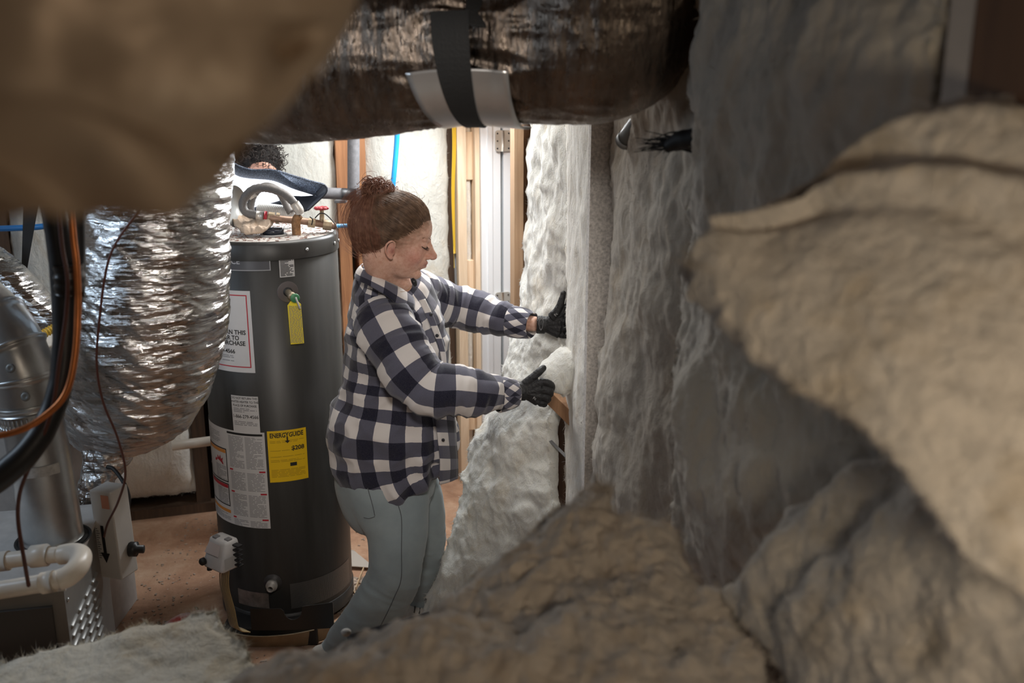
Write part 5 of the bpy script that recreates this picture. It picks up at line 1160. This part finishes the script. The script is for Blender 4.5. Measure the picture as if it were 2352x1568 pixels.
def drape(bv, pts, r, n=60, off=.001, jit=0, dash=False):
    P = spline(np.array([(x, y, 0) for x, y in pts], float), n); out = []; last = None
    for x, y, _ in P:
        d = at(x, y, 1.0)-C0; loc, nn_, fi, dist = bv.ray_cast(Vector(C0), Vector(d))
        if loc is None: continue
        q = np.array(loc)+np.array(nn_)*off*(1 if np.dot(nn_, d) < 0 else -1)
        if last is not None and np.linalg.norm(q-last) > .05: break
        out.append(q); last = q
    return tube(np.array(out), r, 6) if len(out) > 2 else tube(np.array([P[0], P[0]+1e-3]), .0001, 3)
seam = plain('seam_dark', (.05, .05, .07), .9)
obj('seam', drape(SB, [(838, 660), (860, 668), (890, 680), (930, 702), (960, 735)], .0012), seam, shirt)
# cuffs
def cuff(a, b2, r0, r1, nm='cuff'):
    Ln = float(np.linalg.norm(b2-a)); V, Fc = lathe(a, [(r0-.004, 0), (r0, .002)]+[(r0+(r1-r0)*q+.004*math.sin(q*3.1), Ln*q) for q in np.linspace(.1, 1, 9)]+[(r1-.001, Ln+.002), (r1-.004, Ln+.001), (r1-.006, Ln-.012), (r1-.010, Ln-.03)], 40, b2-a, cap=False); V = V+.003*np.stack([fbm(V*28, 4+k, 2) for k in range(3)], 1)
    ns = 40; uv = []
    for f in Fc:
        if len(f) > 4: uv += [(0, 0)]*len(f); continue
        js = [i % ns for i in f]; js = [j+ns if (j == 0 and max(js) == ns-1) else j for j in js]
        uv += [(j/ns*.3, (i//ns)*.004) for j, i in zip(js, f)]
    obj(nm, (V, Fc), M['plaid_s'], shirt, True, uv=uv)
cuff(at(1143, 906, 2.943), at(1184, 903, 2.968), .056, .043); cuff(at(1174, 737, 3.357), at(1221, 747, 3.315), .056, .046)
# collar
def strip(P1, P2, th, mat, par, nm, P, n=40, m=8):
    A = spline(P1, n); B = spline(P2, n); v = np.linspace(0, 1, m)[:, None, None]; X = A[None]*(1-v)+B[None]*v; Nn = normals_grid(X); Nn *= np.sign(((C0-X)*Nn).sum(2).mean())
    X = X+Nn*(.004*np.sin(v*math.pi)); V, Fc, rim = grid_closed(X+Nn*th, X); L = np.concatenate([[0], np.cumsum(np.linalg.norm(np.diff(A, axis=0), axis=1))])
    U = np.tile(L, m); Wd = np.repeat(np.linspace(0, P, m), n); U = np.concatenate([U, U]); Wd = np.concatenate([Wd, Wd]); uv = [(U[i], Wd[i]) for f in Fc for i in f]
    return obj(nm, (V, Fc), mat, par, True, uv=uv)
cN1 = [at(838, 604, 3.20), at(830, 612, 3.10), at(850, 628, 3.05), at(885, 645, 3.03), at(920, 662, 3.05), at(948, 682, 3.10)]
cN2 = [at(822, 624, 3.20), at(816, 640, 3.07), at(845, 655, 3.01), at(880, 675, 2.985), at(915, 700, 2.995), at(950, 712, 3.05)]
strip(cN1, cN2, .003, M['plaid'], shirt, 'collar', .07)
cF1 = [at(955, 652, 3.24), at(972, 640, 3.30), at(985, 634, 3.33)]; cF2 = [at(965, 700, 3.12), at(995, 690, 3.20), at(1010, 668, 3.30)]
strip(cF1, cF2, .003, M['plaid'], shirt, 'collar', .07)
# placket + buttons
strip([at(962, 690, 3.05), at(985, 740, 3.04), at(1008, 800, 3.04), at(1018, 860, 3.05)], [at(976, 686, 3.06), at(1000, 738, 3.05), at(1020, 800, 3.06), at(1026, 860, 3.06)], .003, M['plaid'], shirt, 'placket', .03)
strip([at(996, 930, 3.02), at(1004, 1000, 3.0), at(1010, 1060, 3.0), at(1008, 1112, 3.02)], [at(1042, 940, 3.10), at(1046, 1000, 3.10), at(1050, 1060, 3.10), at(1050, 1098, 3.10)], .004, M['plaid'], shirt, 'front_panel', .09)
bt = plain('button_dark', (.03, .03, .035), .3)
for x_, y_, Y_ in ((990, 722, 3.035), (1004, 770, 3.03), (1018, 1010, 3.01)):
    obj('button', lathe(at(x_, y_, Y_), [(.0055, 0), (.0055, -.002), (.003, -.003)], 14, (0, 1, 0)), bt, shirt)
obj('pendant', tube([at(947, 641, 3.0), at(951, 647, 2.995), at(954, 655, 3.0)], [.006, .0085, .006], 14, 10), M['blackr'], PW, label='small black clip at the open collar')
nl = tube([at(888, 652, 3.02), at(912, 668, 3.03), at(932, 668, 3.03), at(946, 656, 3.05)], .0006, 5, 20); obj('necklace', nl, plain('gold_chain', (.7, .5, .2), .3, 1), PW)

# ---------- gloves
gm = plain('black_glove', (.018, .018, .020), .55, var=.4, vs=70, bmp=.5, bs=220)
gp = plain('glove_patch', (.16, .16, .17), .5)
def glove(cf, kn, fingers, thumb, nm_l):
    L = [tube(np.array([cf[0], cf[1]]), [.031, .030], 20, 4, ell=(1, .85))]
    for k in kn: L.append(tube(np.array([cf[1], (cf[1]+k)/2, k]), [.022, .019, .0155], 12, 8))
    for f, r in fingers: L.append(tube(np.array(f), np.array([1.15, 1.05, 1.0, .8])[:len(f)]*r, 12, 12)); L.append(ellipsoid(f[-1], (r*.8,)*3, None, 12, 8))
    L.append(tube(np.array(thumb), [.0165, .0135, .0115, .0095][:len(thumb)], 12, 12)); L.append(ellipsoid(thumb[-1], (.0098,)*3, None, 12, 8))
    V, Fc, N = fuse(L, .0022, 4); V = V+N*(.0012*ridge(V*60, 3, 2)+.0008*fbm(V*160, 4, 2))[:, None]
    return obj('glove', (V, Fc), gm, PW, label=nm_l)
a_ = at
g1 = glove((a_(1180, 899, 2.968), a_(1206, 898, 2.97)), [a_(1240, 877, 2.965), a_(1244, 893, 2.962), a_(1243, 909, 2.963), a_(1237, 922, 2.97)],
    [([a_(1240, 877, 2.965), a_(1258, 879, 2.962), a_(1267, 888, 2.985), a_(1261, 895, 3.02)], .0115), ([a_(1244, 893, 2.962), a_(1260, 897, 2.965), a_(1263, 904, 2.99), a_(1254, 907, 3.02)], .0118),
     ([a_(1243, 909, 2.963), a_(1256, 913, 2.968), a_(1257, 918, 2.99), a_(1248, 919, 3.02)], .0112), ([a_(1237, 922, 2.97), a_(1248, 926, 2.975), a_(1249, 928, 2.99), a_(1241, 927, 3.01)], .0102)],
    [a_(1206, 884, 2.97), a_(1222, 868, 2.965), a_(1238, 854, 2.965), a_(1248, 845, 2.975)], 'black work glove gripping from below')
g2 = glove((a_(1233, 745, 3.30), a_(1252, 746, 3.30)), [a_(1286, 722, 3.28), a_(1291, 738, 3.275), a_(1291, 754, 3.275), a_(1286, 768, 3.28)],
    [([a_(1286, 722, 3.28), a_(1297, 712, 3.275), a_(1304, 700, 3.28), a_(1306, 690, 3.28)], .0115), ([a_(1291, 738, 3.275), a_(1304, 733, 3.275), a_(1312, 726, 3.28), a_(1316, 718, 3.29)], .0115),
     ([a_(1291, 754, 3.275), a_(1304, 753, 3.28), a_(1313, 750, 3.285), a_(1318, 745, 3.29)], .0112), ([a_(1286, 768, 3.28), a_(1297, 770, 3.28), a_(1306, 770, 3.285), a_(1311, 768, 3.29)], .0102)],
    [a_(1268, 728, 3.28), a_(1281, 712, 3.27), a_(1289, 693, 3.27), a_(1294, 674, 3.275)], 'black work glove pressing the batt in')
def logo(c, w_, h_, par, tilt=0):
    n = 18; pts = [(math.cos(q)*w_*(1 if math.sin(q) > 0 else .7), math.sin(q)*h_) for q in np.linspace(0, 2*math.pi, n, endpoint=False)]
    R = rotm('Y', tilt); L = []
    V = np.array([c+R @ np.array([x*k, -.0005*0, z*k]) for k in (1, .78) for x, z in pts]); V2 = V+np.array([0, -.002, 0]); Va = np.vstack([V, V2])
    Fc = [(i, (i+1) % n, n+(i+1) % n, n+i) for i in range(n)]+[(2*n+i, 3*n+i, 3*n+(i+1) % n, 2*n+(i+1) % n) for i in range(n)]+[(i, 2*n+i, 2*n+(i+1) % n, (i+1) % n) for i in range(n)]
    obj('oval_emblem', (Va, Fc), gp, par, False)
def gtext(s_, c, size, par, tilt):
    V, Fc = text2d(s_, size, .0003); R = rotm('Y', tilt); V = np.array([c+R @ np.array([v[0], 0, v[1]]) for v in V]); obj('lettering', (V, Fc), plain('glove_print', (.32, .32, .33), .5), par, False)
logo(a_(1195, 900, 2.935), .007, .020, g1, -.12); logo(a_(1243, 744, 3.265), .009, .022, g2, .05)
gtext('MW', a_(1193, 900, 2.93), .006, g1, -1.7); gtext('Fc', a_(1228, 915, 2.935), .012, g1, .5); gtext('Fc', a_(1277, 722, 3.255), .013, g2, -.9)
bpy.data.objects['lettering.008'].name if 'lettering.008' in bpy.data.objects else None

# ---------- jeans
dn, t, b = nodes('pale_denim'); co = coords(t)
base = ramp(t, [(.3, (.19, .245, .27)), (.7, (.31, .37, .39))], noise(t, co, 6, 5, .6)); tw2 = mk(t, 'ShaderNodeTexWave', Scale=260, Distortion=.6); tw2.bands_direction = 'DIAGONAL'; t.links.new(co, tw2.inputs['Vector'])
base = mix(t, base, mix(t, base, (.5, .56, .58), .4), tw2.outputs['Fac']); t.links.new(base, b.inputs['Base Color']); b.inputs['Roughness'].default_value = .9; b.inputs['Sheen Weight'].default_value = .2
bump(t, b, noise(t, co, 300, 3), .2, .001)
pel = [(893, 1020, 3.18, 112, .165), (888, 1060, 3.18, 120, .175), (886, 1105, 3.18, 116, .18), (893, 1150, 3.18, 106, .17), (905, 1180, 3.18, 90, .15)]
legN = [(880, 1090, 3.10, 98, .105), (897, 1150, 3.08, 92, .105), (912, 1220, 3.06, 72, .095), (908, 1290, 3.04, 62, .085), (896, 1345, 3.03, 60, .08), (862, 1405, 3.02, 60, .078), (815, 1465, 3.02, 57, .078), (775, 1520, 3.04, 52, .08), (757, 1545, 3.05, 50, .08)]
legF = [(915, 1095, 3.27, 86, .10), (948, 1160, 3.30, 74, .10), (968, 1225, 3.33, 55, .09), (972, 1290, 3.36, 43, .075), (966, 1350, 3.38, 38, .065), (962, 1400, 3.40, 36, .06), (960, 1425, 3.41, 36, .062)]
P3 = [ring_tube(r, 40, 50)[:2] for r in (pel, legN, legF)]
V, Fc, N = fuse(P3, .0065, 8)
kz = at(900, 1340, 3.05)[2]
fo = .004*fbm(V*10, 41, 3)+.006*np.exp(-((V[:, 2]-kz)/.09)**2)*ridge(np.stack([V[:, 0]*6, V[:, 1]*6, V[:, 2]*22+V[:, 0]*10], 1), 42, 2)+.006*np.exp(-((V[:, 2]-.15)/.12)**2)*ridge(np.stack([V[:, 0]*5, V[:, 1]*5, V[:, 2]*20], 1), 43, 2)
V = V+N*fo[:, None]
jeans = obj('jeans', (V, Fc), dn, PW, label='pale washed denim jeans')
JB = BVHTree.FromPolygons([tuple(v) for v in V], [tuple(f) for f in Fc])
st = plain('denim_stitch', (.12, .13, .14), .9)
obj('side_seam', drape(JB, [(893, 1045), (902, 1090), (912, 1150), (922, 1190), (922, 1260), (921, 1330), (905, 1372), (890, 1405), (862, 1460)], .0014), st, jeans)
obj('back_pocket', join(drape(JB, [(786, 1070), (810, 1074), (837, 1075)], .0013), drape(JB, [(837, 1076), (845, 1120), (856, 1160), (861, 1184)], .0013), drape(JB, [(861, 1186), (848, 1190), (836, 1188)], .0012)), st, jeans, kind='stuff')
obj('front_pocket', drape(JB, [(905, 1078), (922, 1074), (940, 1068)], .0016), st, jeans)
obj('waistband', drape(JB, [(770, 1062), (800, 1068), (838, 1072), (900, 1068)], .0012), st, jeans)
# shoes
sw = plain('sneaker_white', (.50, .47, .43), .7, var=.15, vs=30); sbk = plain('sneaker_dark', (.05, .045, .04), .6)
def shoe(c, ang, lab):
    R = rotm('Z', ang); W_ = lambda v: np.asarray(v, float) @ R.T+c
    L = [ellipsoid((-.07, 0, .045), (.05, .036, .042)), ellipsoid((0, 0, .04), (.085, .038, .036)), ellipsoid((.085, 0, .032), (.06, .042, .028)), tube([(-.05, 0, .05), (-.05, 0, .10)], .035, 16)]
    V, Fc, N = fuse([(W_(v), f) for v, f in L], .004, 5); V[:, 2] = np.maximum(V[:, 2], .012)
    s = obj('shoe', (V, Fc), sw, PW, label=lab)
    th = np.linspace(0, 2*math.pi, 28, endpoint=False); sole = [(.025+.13*math.cos(q), .044*math.sin(q)*(1-.15*math.cos(q)*-1)) for q in th]; n = 28
    V = np.array([(x, y, z) for z in (0.001, .018) for x, y in sole]); obj('sole', (W_(V), [tuple(range(n))[::-1], tuple(range(n, 2*n))]+[(i, (i+1) % n, (i+1) % n+n, i+n) for i in range(n)]), sbk, s)
    for k in range(4): obj('lace', (lambda v: (W_(v[0]), v[1]))(tube([(.02+.018*k, -.03, .062-.006*k), (.024+.018*k, 0, .078-.007*k), (.02+.018*k, .03, .062-.006*k)], .0028, 6, 8)), sbk, s)
fc_ = on_floor(940, 1432); shoe(np.array([fc_[0], fc_[1], 0]), .1, 'worn pale sneaker on the far foot')
fc_ = on_floor(800, 1560); shoe(np.array([fc_[0]-.04, fc_[1]+.02, 0]), -.1, 'pale sneaker on the near foot')

# ---------- second person behind the soft light
P2 = thing('person', 'person with dark curly hair, only hair and forehead showing above the soft light', 'person', (at(592, 380, 4.08)[0], 4.08, 0))
org2 = at(596, 398, 4.08); T2f, R2 = head_frame(org2, math.radians(25), math.radians(-70), 0, 1.0); Ti2 = lambda V: ((np.asarray(V)-org2) @ R2)
bz = org2[2]
ph_ = [T2f([(-.03, 0, -.03)])[0], org2+(0, .02, -.16), org2+(0, .02, -.26)]
body = head_parts(T2f)+[tube(np.array(ph_), [.055, .06, .09], 20, 10)]
V, Fc, N = fuse(body, .004, 4); b2o = obj('body', (V, Fc), M['skin'], P2); paint_skin(b2o, Ti2, V, (.50, .28, .20))
dk = hair_mat('dark_curly', (.008, .005, .004), (.028, .016, .011), .6)
V, Fc, N = fuse([(T2f(v), f) for v, f in (ellipsoid((-.025, 0, .05), (.105, .088, .09)), ellipsoid((-.05, 0, -.01), (.06, .07, .06)))], .006, 4)
h2_ = obj('hair', (V+N*(.002*ridge(V*90, 3, 2))[:, None], Fc), plain('curly_base', (.006, .004, .003), .95), P2)
obj('curls', join(curls(T2f, (-.02, 0, .055), (.115, .098, .103), 760, 21, .0013, .012, 1.7, .006), curls(T2f, (-.01, 0, .03), (.13, .115, .08), 60, 22, .0006, .018, 1.0, .012)), dk, h2_, kind='stuff')
dsh = plain('dark_sweatshirt', (.03, .03, .035), .9)
sx0 = np.array([org2[0], 4.10, 0])
V, Fc, N = fuse([tube(np.array([sx0+(0, 0, bz-.20), sx0+(0, 0, bz-.30), sx0+(0, 0, bz-.55), sx0+(0, 0, bz-.82)]), [.07, .17, .17, .17], 30, 20, ref=(1, 0, 0), ell=(1, .62)),
    tube(np.array([sx0+(-.17, 0, bz-.30), sx0+(-.22, -.02, bz-.58), sx0+(-.18, -.12, bz-.80)]), [.06, .05, .04], 16, 12), tube(np.array([sx0+(.17, 0, bz-.30), sx0+(.21, -.02, bz-.58), sx0+(.16, -.12, bz-.80)]), [.06, .05, .04], 16, 12)], .008, 5)
obj('sweatshirt', (V, Fc), dsh, P2)
V, Fc, N = fuse([tube(np.array([sx0+(s*.08, 0, bz-.78), sx0+(s*.09, 0, .5), sx0+(s*.09, 0, .02)]), [.10, .075, .055], 18, 16) for s in (-1, 1)]+[ellipsoid(sx0+(0, 0, bz-.82), (.17, .11, .10))], .009, 5)
obj('trousers', (V, Fc), plain('dark_trousers', (.04, .045, .06), .9), P2)
